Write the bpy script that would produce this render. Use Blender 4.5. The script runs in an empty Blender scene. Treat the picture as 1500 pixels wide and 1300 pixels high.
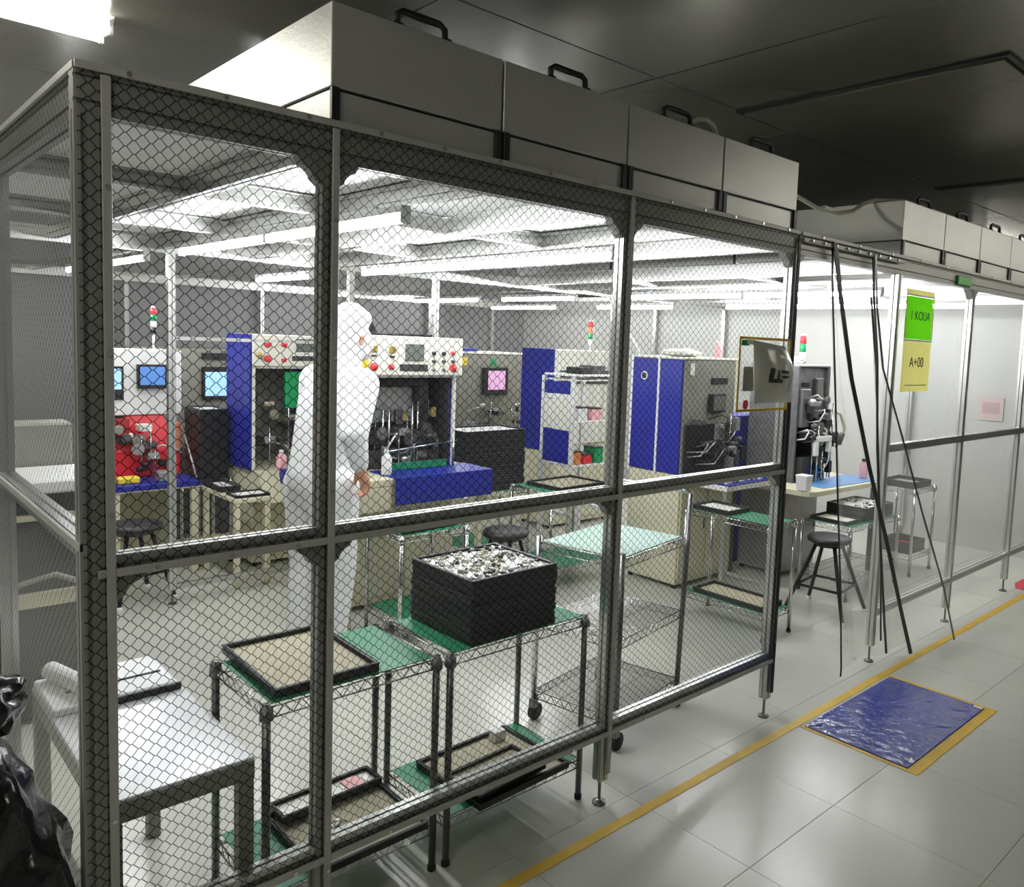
import bpy, math, random
from mathutils import Vector, Matrix, noise
random.seed(7)
SC = bpy.context.scene
COL = SC.collection

# ------------------------------------------------------------------ camera
cam_data = bpy.data.cameras.new('camera')
cam = bpy.data.objects.new('camera', cam_data)
COL.objects.link(cam)
SC.camera = cam
F_PX, PPX, PPY = 1174.85, 862.9, 606.07
YAW, PITCH, ROLL = 0.775906, -0.087697, 0.040678
cam_data.sensor_fit = 'HORIZONTAL'
cam_data.sensor_width = 36.0
cam_data.lens = 36.0 * F_PX / 1500.0
cam_data.shift_x = -(PPX - 750.0) / 1500.0
cam_data.shift_y = -(650.0 - PPY) / 1500.0
cam_data.clip_start = 0.02
fw = Vector((math.cos(PITCH) * math.sin(YAW), math.cos(PITCH) * math.cos(YAW), math.sin(PITCH)))
rt0 = Vector((math.cos(YAW), -math.sin(YAW), 0))
up0 = rt0.cross(fw)
rt = rt0 * math.cos(ROLL) + up0 * math.sin(ROLL)
up = -rt0 * math.sin(ROLL) + up0 * math.cos(ROLL)
cam.matrix_world = Matrix(((rt.x, up.x, -fw.x, -0.95461), (rt.y, up.y, -fw.y, -1.90983),
                           (rt.z, up.z, -fw.z, 1.66989), (0, 0, 0, 1)))

# ------------------------------------------------------------------ world, exposure
world = bpy.data.worlds.new('world')
SC.world = world
world.use_nodes = True
world.node_tree.nodes['Background'].inputs[0].default_value = (0.5, 0.52, 0.5, 1)
world.node_tree.nodes['Background'].inputs[1].default_value = 0.02
SC.view_settings.view_transform = 'Standard'
SC.view_settings.look = 'None'
SC.view_settings.gamma = 1.0
SC.view_settings.use_curve_mapping = False
SC.view_settings.exposure = 0.0
TUBE_STRENGTH = 98.0      # the battens inside the booth
ROOM_STRENGTH = 42.0      # the room's own ceiling fixtures
SC.cycles.transparent_max_bounces = 12
SC.cycles.max_bounces = 6

# ------------------------------------------------------------------ materials
MATS = {}
def mat(name, col, rough=0.5, metal=0.0, var=0.06, scale=12.0, bump=0.0, bscale=60.0, emit=0.0, ecol=None,
        spec=0.5, stretch=None, alpha=None, trans=0.0, coat=0.0):
    if name in MATS:
        return MATS[name]
    m = bpy.data.materials.new(name); m.use_nodes = True
    nt = m.node_tree; N = nt.nodes; L = nt.links
    b = N['Principled BSDF']
    b.inputs['Roughness'].default_value = rough
    b.inputs['Metallic'].default_value = metal
    b.inputs['Specular IOR Level'].default_value = spec
    b.inputs['Transmission Weight'].default_value = trans
    b.inputs['Coat Weight'].default_value = coat
    tc = N.new('ShaderNodeTexCoord'); nz = N.new('ShaderNodeTexNoise')
    nz.inputs['Scale'].default_value = scale; nz.inputs['Detail'].default_value = 4
    src = tc.outputs['Object']
    if stretch:
        mp = N.new('ShaderNodeMapping'); mp.inputs['Scale'].default_value = stretch
        L.new(src, mp.inputs[0]); src = mp.outputs[0]
    L.new(src, nz.inputs['Vector'])
    mx = N.new('ShaderNodeMix'); mx.data_type = 'RGBA'
    c = Vector(col)
    lo = [max(0, x * (1 - var * 1.6)) for x in c]; hi = [min(1, x * (1 + var * 1.6)) for x in c]
    mx.inputs[6].default_value = (*lo, 1); mx.inputs[7].default_value = (*hi, 1)
    L.new(nz.outputs['Fac'], mx.inputs[0]); L.new(mx.outputs[2], b.inputs['Base Color'])
    if bump:
        bz = N.new('ShaderNodeTexNoise'); bz.inputs['Scale'].default_value = bscale; bz.inputs['Detail'].default_value = 3
        L.new(src, bz.inputs['Vector'])
        bp = N.new('ShaderNodeBump'); bp.inputs['Strength'].default_value = bump; bp.inputs['Distance'].default_value = 0.02
        L.new(bz.outputs['Fac'], bp.inputs['Height']); L.new(bp.outputs[0], b.inputs['Normal'])
    if emit:
        b.inputs['Emission Color'].default_value = (*(ecol or col), 1)
        b.inputs['Emission Strength'].default_value = emit
    MATS[name] = m
    return m

def M(n): return MATS[n]

def mathn(nt, op, a, b=None, c=None):
    n = nt.nodes.new('ShaderNodeMath'); n.operation = op
    for i, v in enumerate((a, b, c)):
        if v is None: continue
        if isinstance(v, (int, float)): n.inputs[i].default_value = v
        else: nt.links.new(v, n.inputs[i])
    return n.outputs[0]

def curtain_mat(name, grid, haze=0.03, gloss=0.06, tint=(0.97, 0.975, 0.97), pa=0.0330, pb=0.0282, lw=0.00095):
    m = bpy.data.materials.new(name); m.use_nodes = True
    nt = m.node_tree; N = nt.nodes; L = nt.links
    N.remove(N['Principled BSDF']); out = N['Material Output']
    tc = N.new('ShaderNodeTexCoord')
    tr = N.new('ShaderNodeBsdfTransparent'); tr.inputs[0].default_value = (*tint, 1)
    gl = N.new('ShaderNodeBsdfGlossy'); gl.inputs['Roughness'].default_value = 0.10
    gl.inputs[0].default_value = (0.9, 0.9, 0.9, 1)
    nz = N.new('ShaderNodeTexNoise'); nz.inputs['Scale'].default_value = 3.5; nz.inputs['Detail'].default_value = 3
    L.new(tc.outputs['Object'], nz.inputs['Vector'])
    bp = N.new('ShaderNodeBump'); bp.inputs['Strength'].default_value = 0.35; bp.inputs['Distance'].default_value = 0.03
    L.new(nz.outputs['Fac'], bp.inputs['Height']); L.new(bp.outputs[0], gl.inputs['Normal'])
    fr = N.new('ShaderNodeFresnel'); fr.inputs[0].default_value = 1.35
    k = mathn(nt, 'MULTIPLY', fr.outputs[0], gloss / 0.06)
    k = mathn(nt, 'MINIMUM', k, 0.28)
    m1 = N.new('ShaderNodeMixShader'); L.new(k, m1.inputs[0]); L.new(tr.outputs[0], m1.inputs[1]); L.new(gl.outputs[0], m1.inputs[2])
    tl = N.new('ShaderNodeBsdfTranslucent'); tl.inputs[0].default_value = (0.85, 0.86, 0.85, 1)
    m2 = N.new('ShaderNodeMixShader'); m2.inputs[0].default_value = haze
    L.new(m1.outputs[0], m2.inputs[1]); L.new(tl.outputs[0], m2.inputs[2])
    last = m2.outputs[0]
    if grid:
        sp = N.new('ShaderNodeSeparateXYZ'); L.new(tc.outputs['Object'], sp.inputs[0])
        a2, b2 = pa / 2, pb / 2; Ld = math.hypot(a2, b2)
        u = mathn(nt, 'FRACT', mathn(nt, 'DIVIDE', mathn(nt, 'ADD', sp.outputs[0], 20.0), pa))
        v = mathn(nt, 'FRACT', mathn(nt, 'DIVIDE', mathn(nt, 'ADD', sp.outputs[2], 20.0), pb))
        px = mathn(nt, 'MULTIPLY', mathn(nt, 'ABSOLUTE', mathn(nt, 'SUBTRACT', u, 0.5)), pa)
        pz = mathn(nt, 'MULTIPLY', mathn(nt, 'ABSOLUTE', mathn(nt, 'SUBTRACT', v, 0.5)), pb)
        t = mathn(nt, 'SUBTRACT', mathn(nt, 'ADD', mathn(nt, 'MULTIPLY', px, a2 / Ld), mathn(nt, 'MULTIPLY', pz, b2 / Ld)), Ld / 2)
        isA = mathn(nt, 'LESS_THAN', t, 0.0)
        eA = mathn(nt, 'SUBTRACT', b2, pz)
        e = mathn(nt, 'ADD', mathn(nt, 'MULTIPLY', isA, eA), mathn(nt, 'MULTIPLY', mathn(nt, 'SUBTRACT', 1.0, isA), pz))
        d = mathn(nt, 'MINIMUM', mathn(nt, 'ABSOLUTE', t), e)
        mr = N.new('ShaderNodeMapRange'); mr.interpolation_type = 'SMOOTHSTEP'
        mr.inputs['From Min'].default_value = lw * 0.6; mr.inputs['From Max'].default_value = lw * 1.4
        mr.inputs['To Min'].default_value = 0.88; mr.inputs['To Max'].default_value = 0.0
        L.new(d, mr.inputs['Value'])
        dk = N.new('ShaderNodeBsdfDiffuse'); dk.inputs[0].default_value = (0.006, 0.006, 0.006, 1)
        m3 = N.new('ShaderNodeMixShader'); L.new(mr.outputs[0], m3.inputs[0])
        L.new(last, m3.inputs[1]); L.new(dk.outputs[0], m3.inputs[2]); last = m3.outputs[0]
    L.new(last, out.inputs[0])
    MATS[name] = m
    return m

mat('floor_joint', (0.42, 0.42, 0.38), 0.4)
mat('floor_tile', (0.55, 0.55, 0.49), 0.22, var=0.05, scale=3.0, bump=0.04, bscale=7, spec=0.5)
mat('ceiling', (0.215, 0.21, 0.175), 0.22, 0.45, var=0.10, scale=1.2, bump=0.05, bscale=2.5)
mat('ceiling_joint', (0.05, 0.05, 0.05), 0.7)
mat('wall_grey', (0.33, 0.33, 0.33), 0.45, 0.1, var=0.05, scale=1.5)
mat('wall_light', (0.47, 0.47, 0.44), 0.4, 0.0, var=0.05, scale=2, bump=0.12, bscale=14)
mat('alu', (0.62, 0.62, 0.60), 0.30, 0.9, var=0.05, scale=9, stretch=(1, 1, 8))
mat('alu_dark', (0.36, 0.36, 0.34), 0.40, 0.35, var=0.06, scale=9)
mat('strip', (0.50, 0.50, 0.47), 0.45, 0.25, var=0.06, scale=14)
mat('screw', (0.75, 0.75, 0.72), 0.25, 0.9)
mat('galv', (0.50, 0.50, 0.475), 0.38, 0.35, var=0.05, scale=5, bump=0.05, bscale=90)
mat('diffuser', (0.82, 0.83, 0.82), 0.5, 0.0, var=0.04, scale=60)
mat('black', (0.012, 0.012, 0.013), 0.45)
mat('black_gloss', (0.01, 0.01, 0.011), 0.18)
mat('black_tray', (0.014, 0.014, 0.016), 0.38, var=0.2, scale=30)
mat('tan', (0.46, 0.42, 0.30), 0.7, var=0.12, scale=40, bump=0.2, bscale=120)
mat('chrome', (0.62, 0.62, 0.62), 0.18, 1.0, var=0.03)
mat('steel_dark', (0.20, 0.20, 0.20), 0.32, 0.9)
mat('green_mat', (0.012, 0.20, 0.095), 0.42, var=0.15, scale=18, bump=0.06, bscale=20)
mat('green_pale', (0.40, 0.58, 0.50), 0.35, var=0.1, scale=18)
mat('yellow_tape', (0.72, 0.46, 0.03), 0.45, var=0.15, scale=9)
mat('red_tape', (0.50, 0.02, 0.04), 0.45)
mat('blue_sticky', (0.016, 0.03, 0.30), 0.14, var=0.25, scale=9, bump=0.35, bscale=16)
mat('blue_mat', (0.010, 0.02, 0.25), 0.40, var=0.12, scale=14, bump=0.08, bscale=30)
mat('blue_panel', (0.012, 0.018, 0.27), 0.38, var=0.10, scale=5)
mat('blue_light', (0.12, 0.30, 0.62), 0.35, var=0.3, scale=24)
mat('beige', (0.66, 0.63, 0.46), 0.5, var=0.06, scale=6)
mat('beige_dark', (0.42, 0.40, 0.27), 0.5, var=0.1, scale=6)
mat('cream', (0.80, 0.79, 0.70), 0.45, var=0.03)
mat('white', (0.82, 0.82, 0.80), 0.45, var=0.03)
mat('white_plastic', (0.86, 0.86, 0.86), 0.35, var=0.02)
mat('machine_grey', (0.24, 0.235, 0.20), 0.45, 0.1, var=0.15, scale=10)
mat('machine_mid', (0.17, 0.17, 0.175), 0.45, 0.3, var=0.35, scale=18)
mat('liner_grey', (0.36, 0.36, 0.36), 0.4, 0.3)
mat('machine_dark', (0.055, 0.055, 0.058), 0.45, 0.2, var=0.25, scale=14)
mat('machine_silver', (0.50, 0.50, 0.50), 0.32, 0.7, var=0.15, scale=14)
mat('brass', (0.60, 0.46, 0.14), 0.35, 0.7)
mat('red', (0.72, 0.012, 0.03), 0.35, var=0.12, scale=12)
mat('red_dark', (0.32, 0.02, 0.025), 0.4, var=0.15)
mat('red_button', (0.75, 0.05, 0.06), 0.3)
mat('green_lamp', (0.01, 0.30, 0.10), 0.3)
mat('pink', (0.85, 0.45, 0.48), 0.4)
mat('orange', (0.80, 0.25, 0.10), 0.4)
mat('yellow_label', (0.80, 0.62, 0.05), 0.5)
mat('screen_blue', (0.30, 0.50, 0.75), 0.2, emit=0.7, ecol=(0.35, 0.62, 0.95))
mat('screen_teal', (0.10, 0.22, 0.5), 0.2, emit=0.5, ecol=(0.10, 0.25, 0.65))
mat('screen_pink', (0.6, 0.35, 0.55), 0.2, emit=0.5, ecol=(0.75, 0.40, 0.68))
mat('screen_grey', (0.14, 0.15, 0.14), 0.25, var=0.3, scale=50)
mat('suit', (0.80, 0.81, 0.82), 0.55, var=0.03, bump=0.25, bscale=12)
mat('skin', (0.62, 0.32, 0.20), 0.5, var=0.08)
mat('mask', (0.78, 0.66, 0.66), 0.6)
mat('eye', (0.03, 0.02, 0.02), 0.3)
mat('steel_top', (0.58, 0.59, 0.60), 0.28, 0.35, var=0.03, scale=3)
mat('bag_black', (0.010, 0.010, 0.011), 0.16, bump=0.3, bscale=14)
mat('bag_white', (0.68, 0.67, 0.60), 0.28, bump=0.2, bscale=18)
mat('cloth_white', (0.78, 0.79, 0.80), 0.7, bump=0.1, bscale=30)
mat('hose', (0.52, 0.50, 0.40), 0.45)
mat('sign_green', (0.10, 0.48, 0.01), 0.4, var=0.05)
mat('sign_yellow', (0.72, 0.68, 0.16), 0.4, var=0.05)
mat('ink', (0.008, 0.02, 0.015), 0.6)
mat('ink_grey', (0.05, 0.05, 0.045), 0.6)
mat('reflection_green', (0.05, 0.25, 0.04), 0.4, emit=0.15, ecol=(0.08, 0.5, 0.06))  # glow and colour imitate a green reflection on the top beam
mat('tube', (1, 1, 1), 0.4, emit=TUBE_STRENGTH, ecol=(0.96, 0.98, 1.0))
mat('room_tube', (1, 1, 1), 0.4, emit=ROOM_STRENGTH, ecol=(1.0, 0.98, 0.88))
mat('parts_metal', (0.72, 0.70, 0.64), 0.3, 0.5, var=0.3, scale=60)
mat('rubber', (0.02, 0.02, 0.02), 0.7)
mat('notice_pink', (0.52, 0.42, 0.40), 0.5)
mat('notice_red', (0.45, 0.30, 0.29), 0.5)
mat('wood_dark', (0.10, 0.08, 0.06), 0.6)
def paper_mat(name, col):
    m = bpy.data.materials.new(name); m.use_nodes = True
    nt = m.node_tree; N = nt.nodes; L = nt.links; N.remove(N['Principled BSDF'])
    nz = N.new('ShaderNodeTexNoise'); nz.inputs['Scale'].default_value = 9
    mx = N.new('ShaderNodeMix'); mx.data_type = 'RGBA'
    mx.inputs[6].default_value = (*[c * .9 for c in col], 1); mx.inputs[7].default_value = (*[min(1, c * 1.1) for c in col], 1)
    L.new(nz.outputs['Fac'], mx.inputs[0])
    d = N.new('ShaderNodeBsdfDiffuse'); t = N.new('ShaderNodeBsdfTranslucent'); k = N.new('ShaderNodeMixShader'); k.inputs[0].default_value = .5
    L.new(mx.outputs[2], d.inputs[0]); L.new(mx.outputs[2], t.inputs[0]); L.new(d.outputs[0], k.inputs[1]); L.new(t.outputs[0], k.inputs[2])
    L.new(k.outputs[0], N['Material Output'].inputs[0]); MATS[name] = m
paper_mat('paper_green', (0.16, 0.72, 0.015))
paper_mat('paper_yellow', (0.86, 0.80, 0.26))
curtain_mat('curtain_grid', True, haze=0.010, gloss=0.05)
curtain_mat('curtain_clear', False, haze=0.05, gloss=0.09)
curtain_mat('curtain_milky', False, haze=0.14, gloss=0.08)

# ------------------------------------------------------------------ mesh helpers
def V(*a): return Vector(a)

class MB:
    def __init__(s): s.v = []; s.f = []; s.mi = []; s.cur = 0
    def add(s, vs, fs):
        o = len(s.v); s.v += [tuple(p) for p in vs]
        for f in fs: s.f.append([i + o for i in f]); s.mi.append(s.cur)
        return s
    def hexa(s, c):  # 8 corners: bottom 4 ccw, top 4 ccw
        return s.add(c, [(3, 2, 1, 0), (4, 5, 6, 7), (0, 1, 5, 4), (1, 2, 6, 5), (2, 3, 7, 6), (3, 0, 4, 7)])
    def box(s, x0, y0, z0, x1, y1, z1, b=0.0):
        if x1 < x0: x0, x1 = x1, x0
        if y1 < y0: y0, y1 = y1, y0
        if z1 < z0: z0, z1 = z1, z0
        b = min(b, (x1 - x0) * .45, (y1 - y0) * .45, (z1 - z0) * .45)
        if b <= 0:
            return s.hexa([(x0, y0, z0), (x1, y0, z0), (x1, y1, z0), (x0, y1, z0),
                           (x0, y0, z1), (x1, y0, z1), (x1, y1, z1), (x0, y1, z1)])
        X = (x0, x1); Y = (y0, y1); Z = (z0, z1); vs = []; idx = {}
        for i in (0, 1):
            for j in (0, 1):
                for k in (0, 1):
                    sx, sy, sz = (1 - 2 * i), (1 - 2 * j), (1 - 2 * k)
                    for ax in range(3):
                        p = [X[i] + sx * b, Y[j] + sy * b, Z[k] + sz * b]
                        p[ax] = (X[i], Y[j], Z[k])[ax]
                        idx[i, j, k, ax] = len(vs); vs.append(p)
        fs = []
        for ax in range(3):
            o = [a for a in range(3) if a != ax]
            for sd in (0, 1):
                q = []
                for (p1, p2) in ((0, 0), (1, 0), (1, 1), (0, 1)):
                    key = [0, 0, 0]; key[ax] = sd; key[o[0]] = p1; key[o[1]] = p2
                    q.append(idx[(*key, ax)])
                fs.append(q)
        for ax in range(3):      # edges along ax
            o = [a for a in range(3) if a != ax]
            for p1 in (0, 1):
                for p2 in (0, 1):
                    k0 = [0, 0, 0]; k0[o[0]] = p1; k0[o[1]] = p2
                    k1 = list(k0); k1[ax] = 1
                    fs.append([idx[(*k0, o[0])], idx[(*k1, o[0])], idx[(*k1, o[1])], idx[(*k0, o[1])]])
        for i in (0, 1):
            for j in (0, 1):
                for k in (0, 1): fs.append([idx[i, j, k, 0], idx[i, j, k, 1], idx[i, j, k, 2]])
        return s.add(vs, fs)
    def cyl(s, p0, p1, r0, r1=None, n=10, caps=True):
        p0 = Vector(p0); p1 = Vector(p1); r1 = r0 if r1 is None else r1
        d = (p1 - p0).normalized(); a = d.orthogonal().normalized(); b = d.cross(a)
        vs = []
        for (p, r) in ((p0, r0), (p1, r1)):
            for i in range(n):
                t = 2 * math.pi * i / n
                vs.append(p + a * (r * math.cos(t)) + b * (r * math.sin(t)))
        fs = [[i, (i + 1) % n, n + (i + 1) % n, n + i] for i in range(n)]
        if caps: fs += [list(range(n - 1, -1, -1)), list(range(n, 2 * n))]
        return s.add(vs, fs)
    def path(s, pts, r, n=6, closed=False):
        pts = [Vector(p) for p in pts]; m = len(pts); vs = []; prev = None
        for i, p in enumerate(pts):
            a = pts[(i - 1) % m] if (closed or i > 0) else p
            b = pts[(i + 1) % m] if (closed or i < m - 1) else p
            d = (b - a).normalized()
            if prev is None: u = d.orthogonal().normalized()
            else:
                u = prev - d * prev.dot(d)
                u = u.normalized() if u.length > 1e-6 else d.orthogonal().normalized()
            prev = u; w = d.cross(u); rr = r[i] if isinstance(r, (list, tuple)) else r
            for j in range(n):
                t = 2 * math.pi * j / n
                vs.append(p + u * (rr * math.cos(t)) + w * (rr * math.sin(t)))
        fs = []
        for i in range(m if closed else m - 1):
            for j in range(n):
                fs.append([i * n + j, i * n + (j + 1) % n, ((i + 1) % m) * n + (j + 1) % n, ((i + 1) % m) * n + j])
        if not closed: fs += [list(range(n - 1, -1, -1)), list(range((m - 1) * n, m * n))]
        return s.add(vs, fs)
    def ribbon(s, pts, w, t, wd):
        pts = [Vector(p) for p in pts]; wd = Vector(wd).normalized(); vs = []; m = len(pts)
        for i, p in enumerate(pts):
            d = (pts[min(i + 1, m - 1)] - pts[max(i - 1, 0)]).normalized()
            nrm = d.cross(wd).normalized()
            for (a, b) in ((-1, -1), (1, -1), (1, 1), (-1, 1)): vs.append(p + wd * (a * w / 2) + nrm * (b * t / 2))
        fs = []
        for i in range(m - 1):
            for j in range(4): fs.append([i * 4 + j, i * 4 + (j + 1) % 4, i * 4 + 4 + (j + 1) % 4, i * 4 + 4 + j])
        fs += [[3, 2, 1, 0], [m * 4 - 4, m * 4 - 3, m * 4 - 2, m * 4 - 1]]
        return s.add(vs, fs)
    def prism(s, poly, d):  # poly: 3-D points, extruded by vector d
        n = len(poly); d = Vector(d); vs = [Vector(p) for p in poly] + [Vector(p) + d for p in poly]
        fs = [list(range(n - 1, -1, -1)), list(range(n, 2 * n))] + [[i, (i + 1) % n, n + (i + 1) % n, n + i] for i in range(n)]
        return s.add(vs, fs)
    def lathe(s, prof, c=(0, 0, 0), n=14):  # prof: (r,z)
        vs = []; m = len(prof)
        for (r, z) in prof:
            for i in range(n):
                t = 2 * math.pi * i / n; vs.append((c[0] + r * math.cos(t), c[1] + r * math.sin(t), c[2] + z))
        fs = [[k * n + i, k * n + (i + 1) % n, (k + 1) * n + (i + 1) % n, (k + 1) * n + i] for k in range(m - 1) for i in range(n)]
        fs += [list(range(n - 1, -1, -1)), list(range((m - 1) * n, m * n))]
        return s.add(vs, fs)
    def grid(s, fn, nu, nv):
        vs = [fn(i / nu, j / nv) for j in range(nv + 1) for i in range(nu + 1)]
        fs = [[j * (nu + 1) + i, j * (nu + 1) + i + 1, (j + 1) * (nu + 1) + i + 1, (j + 1) * (nu + 1) + i] for j in range(nv) for i in range(nu)]
        return s.add(vs, fs)
    def blob(s, c, r, nu=18, nv=12, fn=None):
        def g(u, v):
            t = 2 * math.pi * u; p = math.pi * (v - .5)
            d = Vector((math.cos(p) * math.cos(t), math.cos(p) * math.sin(t), math.sin(p)))
            q = Vector((c[0] + r[0] * d.x, c[1] + r[1] * d.y, c[2] + r[2] * d.z))
            return fn(q, d) if fn else q
        return s.grid(g, nu, nv)
    def tslot(s, p0, p1, u, v, w, h, slot=0.008, dep=0.007):
        p0 = Vector(p0); p1 = Vector(p1); u = Vector(u); v = Vector(v)
        def side(L):
            k = max(1, round(L / 0.04)); out = []
            for i in range(k):
                c = -L / 2 + L * (i + .5) / k
                out += [(c - slot / 2, 0), (c - slot / 2, dep), (c + slot / 2, dep), (c + slot / 2, 0)]
            return out
        pts = []
        for (L, O, ax, sg) in ((w, h, 0, 1), (h, w, 1, 1), (w, h, 0, -1), (h, w, 1, -1)):
            corner = {(0, 1): (-w / 2, -h / 2), (1, 1): (w / 2, -h / 2), (0, -1): (w / 2, h / 2), (1, -1): (-w / 2, h / 2)}[ax, sg]
            pts.append(corner)
            for (a, dd) in side(L):
                if ax == 0: pts.append((a * sg, -sg * (h / 2 - dd)))
                else: pts.append((sg * (w / 2 - dd), a * sg))
        poly = [p0 + u * a + v * b for (a, b) in pts]
        return s.prism(poly, p1 - p0)
    def mesh(s, name, mats, smooth=False, off=(0, 0, 0)):
        me = bpy.data.meshes.new(name)
        me.from_pydata([(p[0] - off[0], p[1] - off[1], p[2] - off[2]) for p in s.v], [], s.f)
        for m in (mats if isinstance(mats, (list, tuple)) else [mats]): me.materials.append(MATS[m] if isinstance(m, str) else m)
        me.polygons.foreach_set('material_index', s.mi)
        if smooth: me.polygons.foreach_set('use_smooth', [True] * len(me.polygons))
        me.update()
        return me
    def build(s, name, mats, parent=None, smooth=False, world=False, origin=None):
        off = (0, 0, 0)
        if parent is None:
            if origin is None:
                xs = [p[0] for p in s.v]; ys = [p[1] for p in s.v]; zs = [p[2] for p in s.v]
                origin = ((min(xs) + max(xs)) / 2, (min(ys) + max(ys)) / 2, min(zs))
            off = origin
        elif world:
            r = parent
            while r.parent: r = r.parent
            off = r.location
        o = bpy.data.objects.new(name, s.mesh(name, mats, smooth, off)); COL.objects.link(o)
        if parent is None: o.location = off
        else: o.parent = parent
        return o

def tag(o, label, cat, group=None, kind=None):
    if label: o['label'] = label
    if cat: o['category'] = cat
    if group: o['group'] = group
    if kind: o['kind'] = kind
    return o
def E(name, loc, label, cat, rz=0.0, group=None):
    o = bpy.data.objects.new(name, None); o.empty_display_size = 0.05; COL.objects.link(o)
    o.location = loc; o.rotation_euler = (0, 0, rz)
    return tag(o, label, cat, group)
def struct(o): o['kind'] = 'structure'; return o
def kids(o): return [c for c in bpy.data.objects if c.parent == o]
def copy_tree(o, parent=None):
    c = o.copy(); COL.objects.link(c); c.parent = parent
    for ch in o.children: copy_tree(ch, c)
    return c
def inst(name, me, parent, loc=(0, 0, 0), rz=0):
    o = bpy.data.objects.new(name, me); COL.objects.link(o); o.parent = parent; o.location = loc; o.rotation_euler = (0, 0, rz)
    return o
def text_part(name, body, size, parent, loc, rot, matname, depth=0.0006):
    cu = bpy.data.curves.new(name, 'FONT'); cu.body = body; cu.size = size; cu.align_x = 'CENTER'; cu.align_y = 'CENTER'; cu.extrude = depth
    tmp = bpy.data.objects.new(name + '_tmp', cu); COL.objects.link(tmp)
    dg = bpy.context.evaluated_depsgraph_get(); me = bpy.data.meshes.new_from_object(tmp.evaluated_get(dg))
    bpy.data.objects.remove(tmp); bpy.data.curves.remove(cu)
    me.materials.clear(); me.materials.append(M(matname))
    o = bpy.data.objects.new(name, me); COL.objects.link(o); o.parent = parent; o.location = loc; o.rotation_euler = rot
    return o

# ------------------------------------------------------------------ room shell
ZC = 2.95
fl = struct(MB().box(-5, -6, -0.08, 15, 9, -0.003).build('floor', 'floor_joint', origin=(0, 0, 0)))
TP = 0.54
tile_me = MB().box(-TP / 2 + .0007, -TP / 2 + .0007, -0.02, TP / 2 - .0007, TP / 2 - .0007, 0, 0.0006).mesh('floor_tile', 'floor_tile')
for i in range(-4, 14):
    for j in range(-5, 11):
        inst('floor_tile', tile_me, fl, ((i + .5) * TP + .10, (j + .5) * TP - .02, 0))
ce = struct(MB().box(-5, -6, ZC + .01, 15, 9, ZC + .1).build('ceiling', 'ceiling_joint', origin=(0, 0, ZC + .01)))
PX, PY = 1.2, 2.4
pan_me = MB().box(-PX / 2 + .003, -PY / 2 + .003, -0.01, PX / 2 - .003, PY / 2 - .003, 0.01, 0.002).mesh('ceiling_panel', 'ceiling')
for i in range(-4, 12):
    for j in range(-3, 4):
        inst('ceiling_panel', pan_me, ce, ((i + .5) * PX - .38, (j + .5) * PY + .75, 0))
struct(MB().box(-5, 6.95, 0, 15, 7.05, ZC).build('wall_back', 'wall_grey'))
struct(MB().box(-3.1, -6, 0, -3.0, 9, ZC).build('wall_left', 'wall_grey'))
struct(MB().box(6.38, 0.0, 0, 6.42, 6.95, 2.25).build('wall_right', 'wall_light'))
struct(MB().box(14.8, -6, 0, 14.9, 9, ZC).build('wall_far', 'wall_grey'))
struct(MB().box(-5, -5.1, 0, 15, -5.0, ZC).build('wall_front', 'wall_grey'))

def hatch(x0, y0, x1, y1, label):
    r = E('ceiling_hatch', ((x0 + x1) / 2, (y0 + y1) / 2, ZC - .022), label, 'ceiling panel', group='flush ceiling panels')
    MB().box(x0 + .03, y0 + .03, ZC - .022, x1 - .03, y1 - .03, ZC - .002, .002).build('panel', 'ceiling', r, world=True)
    m = MB()
    for (a, b, c, d) in ((x0, y0, x1, y0 + .022), (x0, y1 - .022, x1, y1), (x0, y0 + .022, x0 + .022, y1 - .022), (x1 - .022, y0 + .022, x1, y1 - .022)):
        m.box(a, b, ZC - .012, c, d, ZC - .001)
    m.build('gasket', 'black', r, world=True)
hatch(2.68, -.62, 3.24, .76, 'flush grey ceiling panel with black gasket over the aisle')
hatch(5.25, -.62, 5.85, .76, 'flush ceiling panel farther along, above the far fan units')

def room_fixture(x0, y, L, label):
    r = E('ceiling_light', (x0 + L / 2, y, ZC - .07), label, 'ceiling light', group='twin tube ceiling lights')
    MB().prism([(x0, y - .09, ZC - .001), (x0, y + .09, ZC - .001), (x0, y + .05, ZC - .05), (x0, y - .05, ZC - .05)], (L, 0, 0)).build('housing', 'white', r, world=True)
    for s in (-1, 1):
        t = MB().cyl((x0 + .02, y + s * .075, ZC - .055), (x0 + L - .02, y + s * .075, ZC - .055), .016, n=10).build('tube', 'room_tube', r, True, world=True)
        for e in (x0 + .005, x0 + L - .02): MB().box(e, y + s * .075 - .012, ZC - .075, e + .015, y + s * .075 + .012, ZC - .02).build('socket', 'white', r, world=True)
room_fixture(-1.34, 2.1, 1.36, 'lit twin tube ceiling light at the upper left of the picture')
for k, (x, y, n) in enumerate([(-2.8, .6, 'over the left wall, outside the picture'), (-2.7, -1.5, 'behind the camera on the left'), (4.4, -1.9, 'beyond the aisle right of the camera'),
                   (6.6, -1.9, 'beyond the aisle farther right'), (8.8, -1.9, 'beyond the aisle at the far right'), (8.4, 1.6, 'past the end wall of the booth')]):
    room_fixture(x, y, 1.36, 'twin tube ceiling light ' + n)

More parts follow.
